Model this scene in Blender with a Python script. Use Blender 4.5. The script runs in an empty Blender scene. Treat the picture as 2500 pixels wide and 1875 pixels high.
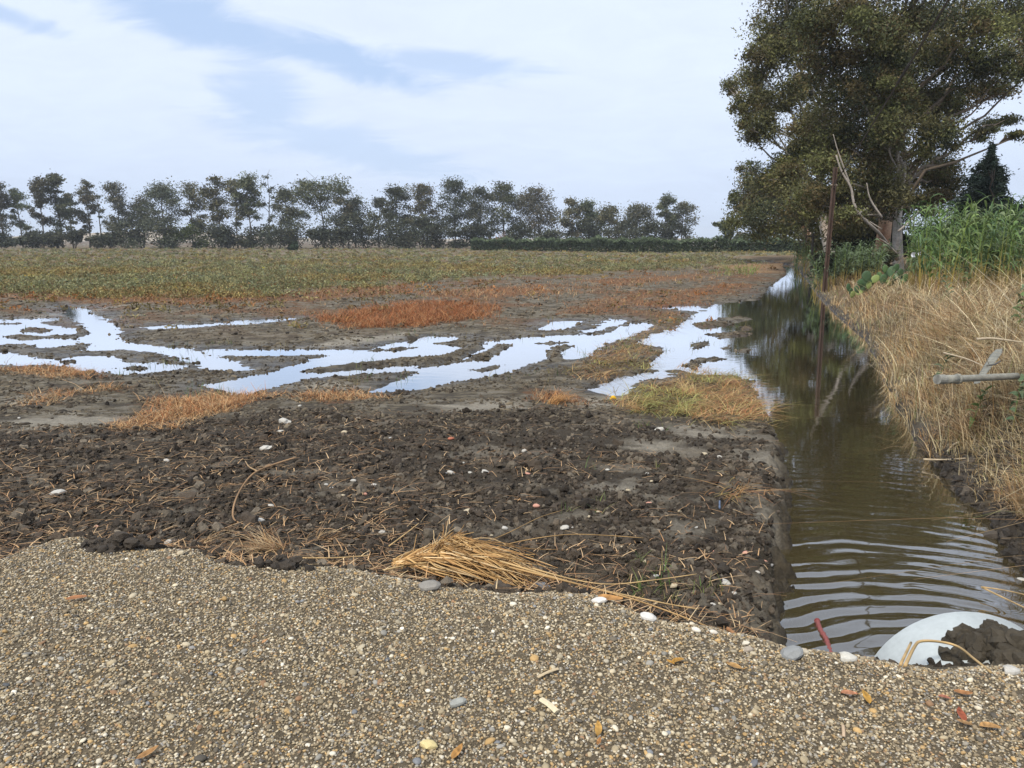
import bpy, math, random
import numpy as np
R = math.radians
rng = np.random.default_rng(7)
random.seed(7)
SC = bpy.context.scene
COL = SC.collection

# ------------------------------------------------------------------ camera
PITCH, CAMZ, FPX = R(10.8), 2.2, 1850.0
cam_d = bpy.data.cameras.new('camera')
cam = bpy.data.objects.new('camera', cam_d); COL.objects.link(cam)
cam.location = (0, 0, CAMZ); cam.rotation_euler = (R(90) - PITCH, 0, 0)
cam_d.sensor_width = 36; cam_d.lens = FPX / 2500 * 36
cam_d.clip_start = 0.05; cam_d.clip_end = 6000
SC.camera = cam
SC.view_settings.view_transform = 'Standard'
SC.view_settings.look = 'None'
SC.view_settings.exposure = 0.42
SC.view_settings.gamma = 1

# ------------------------------------------------------------------ world
W = bpy.data.worlds.new('World'); SC.world = W; W.use_nodes = True
nt = W.node_tree; N = nt.nodes; L = nt.links
for n in list(N): N.remove(n)
def nd(t, **k):
    n = N.new(t)
    for a, b in k.items(): setattr(n, a, b)
    return n
def lk(sock, v):
    if isinstance(v, (int, float)): sock.default_value = v
    elif isinstance(v, tuple): sock.default_value = v
    else: L.new(v, sock)
def mt(op, a, b=None, c=None, clamp=False):
    n = nd('ShaderNodeMath', operation=op); n.use_clamp = clamp
    lk(n.inputs[0], a)
    if b is not None: lk(n.inputs[1], b)
    if c is not None: lk(n.inputs[2], c)
    return n.outputs[0]
def ramp(v, a, b):
    n = nd('ShaderNodeMapRange', interpolation_type='SMOOTHSTEP')
    lk(n.inputs[0], v); n.inputs[1].default_value = a; n.inputs[2].default_value = b
    return n.outputs[0]
def mixc(f, a, b):
    n = nd('ShaderNodeMix', data_type='RGBA'); lk(n.inputs[0], f); lk(n.inputs[6], a); lk(n.inputs[7], b)
    return n.outputs[2]
out = nd('ShaderNodeOutputWorld'); bg = nd('ShaderNodeBackground'); bg.inputs[1].default_value = 0.1
L.new(bg.outputs[0], out.inputs[0])
SUN_EL, SUN_AZ = R(52), R(215)     # azimuth clockwise from +Y
sky = nd('ShaderNodeTexSky', sky_type='NISHITA'); sky.sun_disc = False
sky.sun_elevation = SUN_EL; sky.sun_rotation = SUN_AZ
sky.dust_density = 2.0; sky.air_density = 1.0; sky.ozone_density = 1.5
tc = nd('ShaderNodeTexCoord'); sx = nd('ShaderNodeSeparateXYZ'); L.new(tc.outputs['Generated'], sx.inputs[0])
DX, DY, DZ = sx.outputs
az = mt('ARCTAN2', DX, DY)
el = mt('ARCSINE', DZ)
# wind-drawn cloud layer: direction projected on a plane high above
zz = mt('ADD', mt('MAXIMUM', DZ, 0.0), 0.22)
cb = nd('ShaderNodeCombineXYZ'); L.new(mt('DIVIDE', DX, zz), cb.inputs[0]); L.new(mt('DIVIDE', DY, zz), cb.inputs[1])
def noise(vec, scale, detail=6, rough=.55, dist=0.0, sc=None, rot=0.0):
    mp = nd('ShaderNodeMapping'); L.new(vec, mp.inputs[0])
    if sc: mp.inputs['Scale'].default_value = sc
    mp.inputs['Rotation'].default_value = (0, 0, rot)
    n = nd('ShaderNodeTexNoise'); n.inputs['Scale'].default_value = scale; n.inputs['Detail'].default_value = detail
    n.inputs['Roughness'].default_value = rough; n.inputs['Distortion'].default_value = dist
    L.new(mp.outputs[0], n.inputs['Vector']); return n.outputs['Fac']
n1 = noise(cb.outputs[0], 0.9, 8, .6, .6, (1, 1.5, 1), .3)
n2 = noise(cb.outputs[0], 3.6, 9, .62, .9, (1, 1.5, 1), .35)
n3 = noise(cb.outputs[0], 0.45, 4, .5)
wob = mt('MULTIPLY', mt('SUBTRACT', n2, .5), .42)
wob1 = mt('MULTIPLY', mt('SUBTRACT', n1, .5), .22)
def gap(a0, e0, ra, re, tilt, soft=.55):
    u = mt('SUBTRACT', az, R(a0)); v = mt('SUBTRACT', el, R(e0))
    c, s = math.cos(R(tilt)), math.sin(R(tilt))
    p = mt('ADD', mt('MULTIPLY', u, c / R(ra)), mt('MULTIPLY', v, s / R(ra)))
    q = mt('ADD', mt('MULTIPLY', u, -s / R(re)), mt('MULTIPLY', v, c / R(re)))
    r = mt('SQRT', mt('ADD', mt('MULTIPLY', p, p), mt('MULTIPLY', q, q)))
    r = mt('ADD', r, mt('MULTIPLY', mt('ADD', wob, wob1), 4.5))
    return mt('SUBTRACT', 1.0, ramp(r, 1 - soft, 1 + soft * .6))
def mx(*a):
    r = a[0]
    for b in a[1:]: r = mt('MAXIMUM', r, b)
    return r
gaps = mx(gap(-21, 13.8, 8, 1.5, -12), gap(-12.5, 12.4, 7.5, 1.4, -12), mt('MULTIPLY', gap(-4, 11.9, 7, .9, -3), .75),
          mt('MULTIPLY', gap(-17, 9.2, 3.5, 3.0, -30), .7), mt('MULTIPLY', gap(-12, 6.5, 9, 1.6, -14), .6),
          mt('MULTIPLY', gap(-33, 13.2, 4, .6, -12), .8), gap(-30, 16, 9, 1.0, -6))
other = ramp(n1, .60, .72)
gaps = mt('MAXIMUM', gaps, mt('MULTIPLY', other, mt('MULTIPLY', ramp(el, R(18), R(30)), .7)))
cover = mt('SUBTRACT', 1.0, mt('MULTIPLY', gaps, .95), clamp=True)
bright = mt('MULTIPLY_ADD', mt('MULTIPLY_ADD', n2, .5, mt('MULTIPLY', n3, .8)), .34, .78)
hz = ramp(el, R(-1), R(13))
cl = mixc(hz, (5.1, 5.95, 7.5, 1), (6.2, 6.95, 8.3, 1))
vm = nd('ShaderNodeVectorMath', operation='SCALE'); L.new(cl, vm.inputs[0]); L.new(bright, vm.inputs[3])
blue = mixc(.8, sky.outputs[0], (4.2, 5.5, 7.8, 1))
fin = mixc(mt('MULTIPLY', cover, .93), blue, vm.outputs[0])
L.new(fin, bg.inputs[0])

sun_d = bpy.data.lights.new('sun', 'SUN'); sun = bpy.data.objects.new('sun', sun_d); COL.objects.link(sun)
sun_d.energy = 2.9; sun_d.angle = R(10); sun_d.color = (1, .93, .82)
sun.rotation_euler = (R(90) - SUN_EL, 0, -SUN_AZ + math.pi)
sun.location = (0, 0, 60)

# ------------------------------------------------------------------ helpers
K = 2500 / 2212.0
cp, sp = math.cos(PITCH), math.sin(PITCH)
def ray(px, py):                      # photograph pixel (2500 wide) -> direction, y component positive
    a = (np.asarray(px, float) - 1250) / FPX; b = (937.5 - np.asarray(py, float)) / FPX
    return np.stack([a, b * sp + cp, b * cp - sp], -1)
def at(px, py, z=0.0):
    d = ray(px, py); t = (z - CAMZ) / d[..., 2]
    return np.array([0, 0, CAMZ]) + d * t[..., None]
def atY(px, py, Y):
    d = ray(px, py); t = Y / d[..., 1]
    return np.array([0, 0, CAMZ]) + d * np.asarray(t)[..., None]
def D(pts, z=0.0):                    # list of pixel pairs (2212 wide) -> ground points
    p = np.array(pts, float) * K
    return at(p[:, 0], p[:, 1], z)

PERM = np.random.default_rng(3).permutation(4096)
def _h(ix, iy, seed):
    return PERM[(PERM[(ix + seed * 131) & 4095] + iy) & 4095]
def pn(x, y, seed=0):
    x = np.asarray(x, np.float64); y = np.asarray(y, np.float64)
    ix = np.floor(x).astype(np.int64); iy = np.floor(y).astype(np.int64)
    fx = x - ix; fy = y - iy
    u = fx * fx * fx * (fx * (fx * 6 - 15) + 10); v = fy * fy * fy * (fy * (fy * 6 - 15) + 10)
    def g(dx, dy):
        a = _h(ix + dx, iy + dy, seed) * (2 * np.pi / 4096)
        return np.cos(a) * (fx - dx) + np.sin(a) * (fy - dy)
    return ((g(0, 0) * (1 - u) + g(1, 0) * u) * (1 - v) + (g(0, 1) * (1 - u) + g(1, 1) * u) * v) * 1.5
def fbm(x, y, seed=0, o=4, r=.5):
    s = 0; a = 1; t = 0
    for i in range(o):
        s = s + a * pn(x * 2 ** i, y * 2 ** i, seed + i * 7); t += a; a *= r
    return s / t
def sst(a, b, x):
    t = np.clip((x - a) / (b - a), 0, 1); return t * t * (3 - 2 * t)
def sdf(poly, x, y, cap=3.0):
    """signed distance, positive inside, capped"""
    poly = np.asarray(poly)[:, :2]; x = np.asarray(x, float); y = np.asarray(y, float)
    res = np.full(x.shape, -cap)
    mn = poly.min(0) - cap; mx_ = poly.max(0) + cap
    sel = (x > mn[0]) & (x < mx_[0]) & (y > mn[1]) & (y < mx_[1])
    if not sel.any(): return res
    X = x[sel]; Y = y[sel]
    d2 = np.full(X.shape, 1e9); ins = np.zeros(X.shape, bool)
    n = len(poly)
    for i in range(n):
        ax, ay = poly[i]; bx, by = poly[(i + 1) % n]
        ex, ey = bx - ax, by - ay
        l2 = ex * ex + ey * ey + 1e-12
        t = np.clip(((X - ax) * ex + (Y - ay) * ey) / l2, 0, 1)
        d2 = np.minimum(d2, (X - ax - t * ex) ** 2 + (Y - ay - t * ey) ** 2)
        if ey != 0:
            c = ((ay > Y) != (by > Y)) & (X < ex * (Y - ay) / ey + ax)
            ins ^= c
    d = np.sqrt(d2)
    res[sel] = np.clip(np.where(ins, d, -d), -cap, cap)
    return res

def tag(o, label=None, cat=None, group=None, kind=None):
    if label: o['label'] = label
    if cat: o['category'] = cat
    if group: o['group'] = group
    if kind: o['kind'] = kind
    return o
def build(name, v, f, mat, col=None, parent=None, loc=None, smooth=False, attr=None):
    """v (n,3) world coords; f: array (m,3)/(m,4) or list of such arrays"""
    v = np.asarray(v, np.float32)
    loc = np.zeros(3) if loc is None else np.asarray(loc, float)
    fs = f if isinstance(f, list) else [f]
    fs = [np.asarray(a, np.int32) for a in fs if len(a)]
    me = bpy.data.meshes.new(name)
    me.vertices.add(len(v)); me.vertices.foreach_set('co', (v - loc).astype(np.float32).ravel())
    li = np.concatenate([a.ravel() for a in fs]); me.loops.add(len(li)); me.loops.foreach_set('vertex_index', li)
    tot = np.concatenate([np.full(len(a), a.shape[1], np.int32) for a in fs])
    st = np.zeros(len(tot), np.int32); st[1:] = np.cumsum(tot)[:-1]
    me.polygons.add(len(tot)); me.polygons.foreach_set('loop_start', st)
    me.polygons.foreach_set('use_smooth', np.full(len(tot), bool(smooth)))
    me.update(calc_edges=True)
    if col is not None:
        ca = me.color_attributes.new('Col', 'FLOAT_COLOR', 'POINT')
        c4 = np.ones((len(v), 4), np.float32); c4[:, :3] = np.asarray(col, np.float32)
        ca.data.foreach_set('color', c4.ravel())
    for k, a in (attr or {}).items():
        at_ = me.attributes.new(k, 'FLOAT', 'POINT'); at_.data.foreach_set('value', np.asarray(a, np.float32))
    me.materials.append(mat)
    o = bpy.data.objects.new(name, me); COL.objects.link(o)
    if parent is not None:
        o.parent = parent; o.location = loc - np.array(parent.location)
    else: o.location = loc
    return o
def empty(name, loc):
    o = bpy.data.objects.new(name, None); COL.objects.link(o); o.location = [float(a) for a in loc]; o.empty_display_size = .2
    return o
class MB:
    def __init__(s): s.v = []; s.f = {}; s.c = []; s.n = 0
    def add(s, v, f, c=(.5, .5, .5)):
        v = np.asarray(v, float).reshape(-1, 3)
        c = np.asarray(c, float)
        s.c.append(np.broadcast_to(c, (len(v), 3)) if c.ndim == 1 else c)
        s.v.append(v)
        for a in (f if isinstance(f, list) else [f]):
            a = np.asarray(a)
            if len(a): s.f.setdefault(a.shape[1], []).append(a + s.n)
        s.n += len(v)
    def build(s, name, mat, parent=None, loc=None, smooth=False):
        return build(name, np.concatenate(s.v), [np.concatenate(a) for a in s.f.values()], mat, np.concatenate(s.c), parent, loc, smooth)

def tube(pts, rad, sides=6, cap=True):
    pts = np.asarray(pts, float); n = len(pts); rad = np.broadcast_to(np.asarray(rad, float), (n,))
    t = np.gradient(pts, axis=0); t /= np.linalg.norm(t, axis=1)[:, None] + 1e-9
    ref = np.array([0, 0, 1.0]) if abs(t[0][2]) < .8 else np.array([1.0, 0, 0])
    v = []
    for i in range(n):
        a = np.cross(t[i], ref); a /= np.linalg.norm(a) + 1e-9; b = np.cross(t[i], a); ref = np.cross(a, t[i])
        th = np.arange(sides) * 2 * np.pi / sides
        v.append(pts[i] + rad[i] * (np.cos(th)[:, None] * a + np.sin(th)[:, None] * b))
    v = np.concatenate(v)
    q = []
    for i in range(n - 1):
        for j in range(sides):
            k = (j + 1) % sides
            q.append((i * sides + j, i * sides + k, (i + 1) * sides + k, (i + 1) * sides + j))
    f = [np.array(q)]
    if cap:
        v = np.concatenate([v, pts[:1], pts[-1:]]); m = n * sides
        f.append(np.array([(m, (j + 1) % sides, j) for j in range(sides)] + [(m + 1, (n - 1) * sides + j, (n - 1) * sides + (j + 1) % sides) for j in range(sides)]))
    return v, f
def curve(p, n=10):
    """Catmull-Rom through points"""
    p = np.asarray(p, float)
    if len(p) < 3: return p[0] + (p[1] - p[0]) * np.linspace(0, 1, n)[:, None]
    P = np.concatenate([[2 * p[0] - p[1]], p, [2 * p[-1] - p[-2]]]); o = []
    for i in range(1, len(P) - 2):
        for t in np.linspace(0, 1, n, endpoint=False):
            a, b, c, d = P[i - 1], P[i], P[i + 1], P[i + 2]
            o.append(.5 * (2 * b + (c - a) * t + (2 * a - 5 * b + 4 * c - d) * t * t + (3 * b - a - 3 * c + d) * t ** 3))
    o.append(p[-1]); return np.array(o)
def ico(sub=0):
    t = (1 + 5 ** .5) / 2
    v = np.array([(-1, t, 0), (1, t, 0), (-1, -t, 0), (1, -t, 0), (0, -1, t), (0, 1, t), (0, -1, -t), (0, 1, -t), (t, 0, -1), (t, 0, 1), (-t, 0, -1), (-t, 0, 1)], float)
    v /= np.linalg.norm(v[0])
    f = [(0, 11, 5), (0, 5, 1), (0, 1, 7), (0, 7, 10), (0, 10, 11), (1, 5, 9), (5, 11, 4), (11, 10, 2), (10, 7, 6), (7, 1, 8), (3, 9, 4), (3, 4, 2), (3, 2, 6), (3, 6, 8), (3, 8, 9), (4, 9, 5), (2, 4, 11), (6, 2, 10), (8, 6, 7), (9, 8, 1)]
    for _ in range(sub):
        v = list(map(tuple, v)); mid = {}; nf = []
        def m(a, b):
            k = (min(a, b), max(a, b))
            if k not in mid:
                p = np.array(v[a]) + np.array(v[b]); v.append(tuple(p / np.linalg.norm(p))); mid[k] = len(v) - 1
            return mid[k]
        for a, b, c in f:
            x, y, z = m(a, b), m(b, c), m(c, a); nf += [(a, x, z), (b, y, x), (c, z, y), (x, y, z)]
        f = nf; v = np.array(v)
    return np.array(v), np.array(f)
def rotm(n, flat=None, r=rng):
    """n rotation matrices; flat = max tilt (rad) from the vertical, None = any"""
    q = r.normal(size=(n, 4))
    if flat is not None:
        a = r.uniform(0, 2 * np.pi, n); ti = r.uniform(0, flat, n); b = r.uniform(0, 2 * np.pi, n)
        q1 = np.stack([np.cos(ti / 2), np.sin(ti / 2) * np.cos(b), np.sin(ti / 2) * np.sin(b), 0 * a], 1)
        q2 = np.stack([np.cos(a / 2), 0 * a, 0 * a, np.sin(a / 2)], 1)
        w1, x1, y1, z1 = q1.T; w2, x2, y2, z2 = q2.T
        q = np.stack([w1*w2-x1*x2-y1*y2-z1*z2, w1*x2+x1*w2+y1*z2-z1*y2, w1*y2-x1*z2+y1*w2+z1*x2, w1*z2+x1*y2-y1*x2+z1*w2], 1)
    q /= np.linalg.norm(q, axis=1)[:, None]; w, x, y, z = q.T
    return np.stack([np.stack([1-2*(y*y+z*z), 2*(x*y-z*w), 2*(x*z+y*w)], -1), np.stack([2*(x*y+z*w), 1-2*(x*x+z*z), 2*(y*z-x*w)], -1), np.stack([2*(x*z-y*w), 2*(y*z+x*w), 1-2*(x*x+y*y)], -1)], 1)
def scatter(variants, pos, rot, scl, col):
    """copies of small base meshes into one vertex soup"""
    n = len(pos); pick = rng.integers(0, len(variants), n); V = []; F = []; C = []; o = 0
    for k, (bv, bf) in enumerate(variants):
        s = np.where(pick == k)[0]
        if not len(s): continue
        v = np.einsum('nij,nvj->nvi', rot[s], bv[None] * scl[s][:, None, :]) + pos[s][:, None, :]
        V.append(v.reshape(-1, 3)); m = len(bv)
        F.append((bf[None] + (np.arange(len(s)) * m)[:, None, None]).reshape(-1, bf.shape[1]) + o)
        C.append(np.repeat(col[s], m, 0)); o += len(s) * m
    return np.concatenate(V), np.concatenate(F), np.concatenate(C)
def lump(sub, amp, seed, freq=1.3):
    v, f = ico(sub); r = np.random.default_rng(seed)
    d = r.normal(size=(6, 3)) * freq; ph = r.uniform(0, 6, 6)
    n = sum(np.sin(v @ d[i] * (1 + .5 * i) + ph[i]) / (1 + .4 * i) for i in range(6)) / 3
    return v * (1 + amp * n)[:, None], f
def blades(pos, h, w, az_, lean, bend, col, seg=3, tipw=.15, coltip=None):
    """curved flat blades: pos (n,3), all arrays (n,)"""
    n = len(pos); t = np.linspace(0, 1, seg + 1)
    dirx, diry = np.cos(az_), np.sin(az_); sa = az_ + np.pi / 2 + rng.uniform(-.9, .9, n)
    sxv, syv = np.cos(sa), np.sin(sa)
    hz_ = (lean * h)[:, None] * t[None] ** 1.5
    zz_ = h[:, None] * (t[None] - (bend * .6)[:, None] * t[None] ** 2)
    wd = (w / 2)[:, None] * (1 - (1 - tipw) * t[None] ** 1.3)
    cx = pos[:, 0, None] + dirx[:, None] * hz_; cy = pos[:, 1, None] + diry[:, None] * hz_; cz = pos[:, 2, None] + zz_
    Lv = np.stack([cx - sxv[:, None] * wd, cy - syv[:, None] * wd, cz], -1); Rv = np.stack([cx + sxv[:, None] * wd, cy + syv[:, None] * wd, cz], -1)
    v = np.stack([Lv, Rv], 2).reshape(n, -1, 3)                    # (n, (seg+1)*2, 3)
    q = np.array([(2 * i, 2 * i + 1, 2 * i + 3, 2 * i + 2) for i in range(seg)])
    m = (seg + 1) * 2
    f = (q[None] + (np.arange(n) * m)[:, None, None]).reshape(-1, 4)
    c = np.repeat(col[:, None], m, 1)
    if coltip is not None:
        tt = np.repeat(t, 2)[None, :, None]; c = c * (1 - tt) + coltip[:, None] * tt
    return v.reshape(-1, 3), f, c.reshape(-1, 3)
def leafquads(pos, ln, wd, col, droop=.5, up=0.0):
    n = len(pos); d = rng.normal(size=(n, 3)); d[:, 2] = d[:, 2] * .6 - droop + up; d /= np.linalg.norm(d, axis=1)[:, None]
    s = np.cross(d, rng.normal(size=(n, 3))); s /= np.linalg.norm(s, axis=1)[:, None] + 1e-9
    v = np.stack([pos - d * ln[:, None] / 2, pos + s * wd[:, None] / 2, pos + d * ln[:, None] / 2, pos - s * wd[:, None] / 2], 1).reshape(-1, 3)
    f = np.arange(n * 4).reshape(n, 4)
    return v, f, np.repeat(col, 4, 0)
def pal(n, cols, w=None, jit=.15, r=rng):
    c = np.array(cols, float); k = r.choice(len(c), n, p=None if w is None else np.array(w) / np.sum(w))
    return c[k] * (1 + jit * r.normal(size=(n, 1))).clip(.4, 1.8)

# ------------------------------------------------------------------ materials
def material(name, rough=.85, colattr=True, base=(.5, .5, .5), trans=0.0, spec=.3, noise_s=None, noise_a=.3, bump=0.0, bump_s=40, rough_attr=None, obj_co=False):
    m = bpy.data.materials.new(name); m.use_nodes = True; t = m.node_tree; n = t.nodes; l = t.links
    b = n['Principled BSDF']; b.inputs['Roughness'].default_value = rough; b.inputs['Specular IOR Level'].default_value = spec
    if colattr:
        a = n.new('ShaderNodeAttribute'); a.attribute_name = 'Col'; c = a.outputs['Color']
    else:
        g = n.new('ShaderNodeRGB'); g.outputs[0].default_value = (*base, 1); c = g.outputs[0]
    co = n.new('ShaderNodeTexCoord').outputs['Object'] if obj_co else n.new('ShaderNodeNewGeometry').outputs['Position']
    if noise_s:
        for s, am in ((noise_s, noise_a), (noise_s * 5.3, noise_a * .8)):
            x = n.new('ShaderNodeTexNoise'); x.inputs['Scale'].default_value = s; x.inputs['Detail'].default_value = 5; x.inputs['Roughness'].default_value = .65
            l.new(co, x.inputs['Vector'])
            r_ = n.new('ShaderNodeMapRange'); r_.inputs[1].default_value = .25; r_.inputs[2].default_value = .75
            r_.inputs[3].default_value = 1 - am; r_.inputs[4].default_value = 1 + am; l.new(x.outputs['Fac'], r_.inputs[0])
            v = n.new('ShaderNodeVectorMath'); v.operation = 'SCALE'; l.new(c, v.inputs[0]); l.new(r_.outputs[0], v.inputs[3]); c = v.outputs[0]
    l.new(c, b.inputs['Base Color'])
    if bump:
        x = n.new('ShaderNodeTexNoise'); x.inputs['Scale'].default_value = bump_s; x.inputs['Detail'].default_value = 6; x.inputs['Roughness'].default_value = .7
        l.new(co, x.inputs['Vector'])
        bp = n.new('ShaderNodeBump'); bp.inputs['Strength'].default_value = bump; bp.inputs['Distance'].default_value = .02
        l.new(x.outputs['Fac'], bp.inputs['Height']); l.new(bp.outputs[0], b.inputs['Normal'])
    if name == 'ground_soil':
        x2 = n.new('ShaderNodeTexNoise'); x2.inputs['Scale'].default_value = 11; x2.inputs['Detail'].default_value = 7; x2.inputs['Roughness'].default_value = .72
        l.new(co, x2.inputs['Vector']); b2 = n.new('ShaderNodeBump'); b2.inputs['Strength'].default_value = .9; b2.inputs['Distance'].default_value = .07
        l.new(x2.outputs['Fac'], b2.inputs['Height']); l.new(b2.outputs[0], bp.inputs['Normal'])
    if rough_attr:
        a = n.new('ShaderNodeAttribute'); a.attribute_name = rough_attr; l.new(a.outputs['Fac'], b.inputs['Roughness'])
    if trans:
        o = n['Material Output']; tr = n.new('ShaderNodeBsdfTranslucent'); mi = n.new('ShaderNodeMixShader'); mi.inputs[0].default_value = trans
        l.new(c, tr.inputs[0]); l.new(b.outputs[0], mi.inputs[1]); l.new(tr.outputs[0], mi.inputs[2]); l.new(mi.outputs[0], o.inputs[0])
    return m
M_ground = material('ground_soil', .9, noise_s=9, noise_a=.28, bump=.6, bump_s=55, rough_attr='Rough')
M_clod = material('soil_clod', .9, noise_s=60, noise_a=.25, bump=.5, bump_s=120)
M_stone = material('pebble_stone', .75, noise_s=150, noise_a=.18, spec=.4)
M_straw = material('dry_straw', .8, trans=.15)
M_leaf = material('leaf', .7, trans=.2, spec=.25)
M_far = material('far_foliage', .85, trans=.15, spec=.15)
M_bark = material('bark', .9, noise_s=3.0, noise_a=.4, bump=.6, bump_s=12)
M_cane = material('cane_leaf', .6, trans=.3, spec=.35)
M_cactus = material('cactus_pad', .6, noise_s=12, noise_a=.2, spec=.4)
M_steel = material('rusty_steel', .85, noise_s=6, noise_a=.35)
M_wire = material('wire', .7)
M_pipe = material('pipe_plastic', .55, noise_s=8, noise_a=.09, spec=.4)
M_greypipe = material('weathered_pipe', .85, noise_s=25, noise_a=.3, bump=.2, bump_s=60)
M_misc = material('mixed_litter', .8, noise_s=70, noise_a=.12)

mw = bpy.data.materials.new('ditch_water'); mw.use_nodes = True
t = mw.node_tree; n_ = t.nodes; l_ = t.links; n_.remove(n_['Principled BSDF'])
gl = n_.new('ShaderNodeBsdfGlossy'); gl.inputs['Roughness'].default_value = .03; gl.inputs[0].default_value = (.97, .98, 1, 1)
df = n_.new('ShaderNodeBsdfDiffuse'); df.inputs[0].default_value = (.082, .064, .028, 1)
tp = n_.new('ShaderNodeBsdfTransparent'); tp.inputs[0].default_value = (.5, .42, .28, 1)
m1 = n_.new('ShaderNodeMixShader'); m1.inputs[0].default_value = .38; l_.new(df.outputs[0], m1.inputs[1]); l_.new(tp.outputs[0], m1.inputs[2])
fr = n_.new('ShaderNodeFresnel'); fr.inputs[0].default_value = 1.7
fx = n_.new('ShaderNodeMath'); fx.operation = 'MULTIPLY'; fx.use_clamp = True; fx.inputs[1].default_value = 2.0; l_.new(fr.outputs[0], fx.inputs[0])
m2 = n_.new('ShaderNodeMixShader'); l_.new(fx.outputs[0], m2.inputs[0]); l_.new(m1.outputs[0], m2.inputs[1]); l_.new(gl.outputs[0], m2.inputs[2])
geo = n_.new('ShaderNodeNewGeometry'); mp = n_.new('ShaderNodeMapping'); mp.inputs['Scale'].default_value = (.6, 1.3, 1)
l_.new(geo.outputs['Position'], mp.inputs[0])
nz = n_.new('ShaderNodeTexNoise'); nz.inputs['Scale'].default_value = 5; nz.inputs['Detail'].default_value = 3; l_.new(mp.outputs[0], nz.inputs['Vector'])
bp = n_.new('ShaderNodeBump'); bp.inputs['Strength'].default_value = .05; bp.inputs['Distance'].default_value = .02
l_.new(nz.outputs['Fac'], bp.inputs['Height'])
for s in (gl, fr): l_.new(bp.outputs[0], s.inputs['Normal'])
l_.new(m2.outputs[0], n_['Material Output'].inputs[0])

# ------------------------------------------------------------------ lie of the land
EDGE = [(-900, 1330), (-200, 1232), (0, 1205), (60, 1180), (110, 1166), (155, 1160), (185, 1188), (300, 1186), (400, 1195), (440, 1222), (560, 1228), (700, 1226), (800, 1240), (900, 1265),
        (1000, 1280), (1100, 1290), (1200, 1286), (1300, 1305), (1400, 1342), (1500, 1365), (1600, 1388), (1680, 1402), (1750, 1416), (1850, 1432), (2000, 1455), (2100, 1462), (2212, 1450), (2500, 1455), (3200, 1480)]
ROADZ = .65
edge_w = D(EDGE, ROADZ - .02)
o_ = np.argsort(edge_w[:, 0]); EX, EY = edge_w[o_, 0], edge_w[o_, 1]
def road_t(x, y):
    return y - (np.interp(x, EX, EY) + .05 * fbm(x * 4, x * 0 + 3, 5, 3))
LEFT = [(1700, 1520), (1686, 1400), (1690, 1300), (1700, 1200), (1702, 1060), (1692, 960), (1662, 880), (1640, 810), (1636, 700), (1650, 650), (1668, 622), (1690, 603), (1703, 592), (1700, 583), (1690, 576), (1694, 571)]
RIGHT = [(2360, 1520), (2260, 1340), (2185, 1240), (2112, 1130), (2040, 1055), (1962, 960), (1920, 880), (1890, 790), (1858, 730), (1800, 680), (1762, 640), (1738, 604), (1728, 592), (1722, 584), (1712, 578), (1700, 571)]
Lw, Rw = D(LEFT), D(RIGHT)
DITCH = np.concatenate([Lw, Rw[::-1]])
pud = lambda p: D(p)
PUDDLES = [
 [(126,660),(140,662),(170,663),(200,680),(232,700),(247,714),(240,724),(243,738),(265,742),(330,750),(400,755),(440,768),(505,788),(525,800),(470,798),(430,782),(380,764),(320,757),(262,752),(225,757),(200,754),(215,742),(188,740),(182,733),(205,722),(196,710),(186,700),(160,684)],
 [(0,702),(60,699),(110,705),(160,710),(150,722),(90,725),(75,732),(160,734),(150,745),(110,750),(60,741),(0,744)],
 [(0,690),(100,688),(118,693),(60,697),(0,697)],
 [(0,764),(40,770),(72,778),(100,776),(130,778),(180,770),(240,775),(247,785),(300,788),(385,790),(370,799),(290,806),(205,800),(160,790),(110,785),(60,788),(0,786)],
 [(298,708),(370,702),(410,703),(470,699),(490,694),(560,692),(640,688),(600,694),(540,700),(470,703),(410,707),(340,711)],
 [(455,832),(520,822),(600,805),(640,790),(700,775),(745,765),(600,768),(455,765),(455,757),(560,756),(700,757),(800,757),(850,745),(930,730),(975,728),(960,740),(930,746),(1000,745),(1060,738),(1140,732),(1200,726),(1300,723),(1345,712),(1390,697),(1402,702),(1345,730),(1290,745),(1262,765),(1220,775),(1130,785),(1100,800),(1020,815),(940,830),(870,845),(820,846),(860,830),(910,810),(942,798),(880,800),(800,804),(730,810),(650,818),(600,828),(565,842),(530,851)],
 [(1178,712),(1205,696),(1242,694),(1228,707),(1200,712)],
 [(1400,737),(1425,722),(1470,706),(1500,690),(1520,672),(1560,656),(1640,649),(1690,640),(1690,880),(1640,815),(1600,812),(1560,806),(1500,803),(1480,795),(1415,797),(1440,770),(1462,752),(1400,742)],
 [(1290,842),(1322,834),(1335,826),(1352,815),(1362,824),(1345,838),(1322,852)],
 [(1380,818),(1400,808),(1440,806),(1420,816)],
 [(1425,665),(1500,661),(1520,674),(1480,670)],
 [(1640,655),(1668,622),(1700,600),(1740,600),(1740,650)],
 [(1255,718),(1295,708),(1290,715)], [(1300,700),(1330,690),(1345,697),(1300,708)],
]
PUDDLES = [pud(p) for p in PUDDLES]
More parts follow.
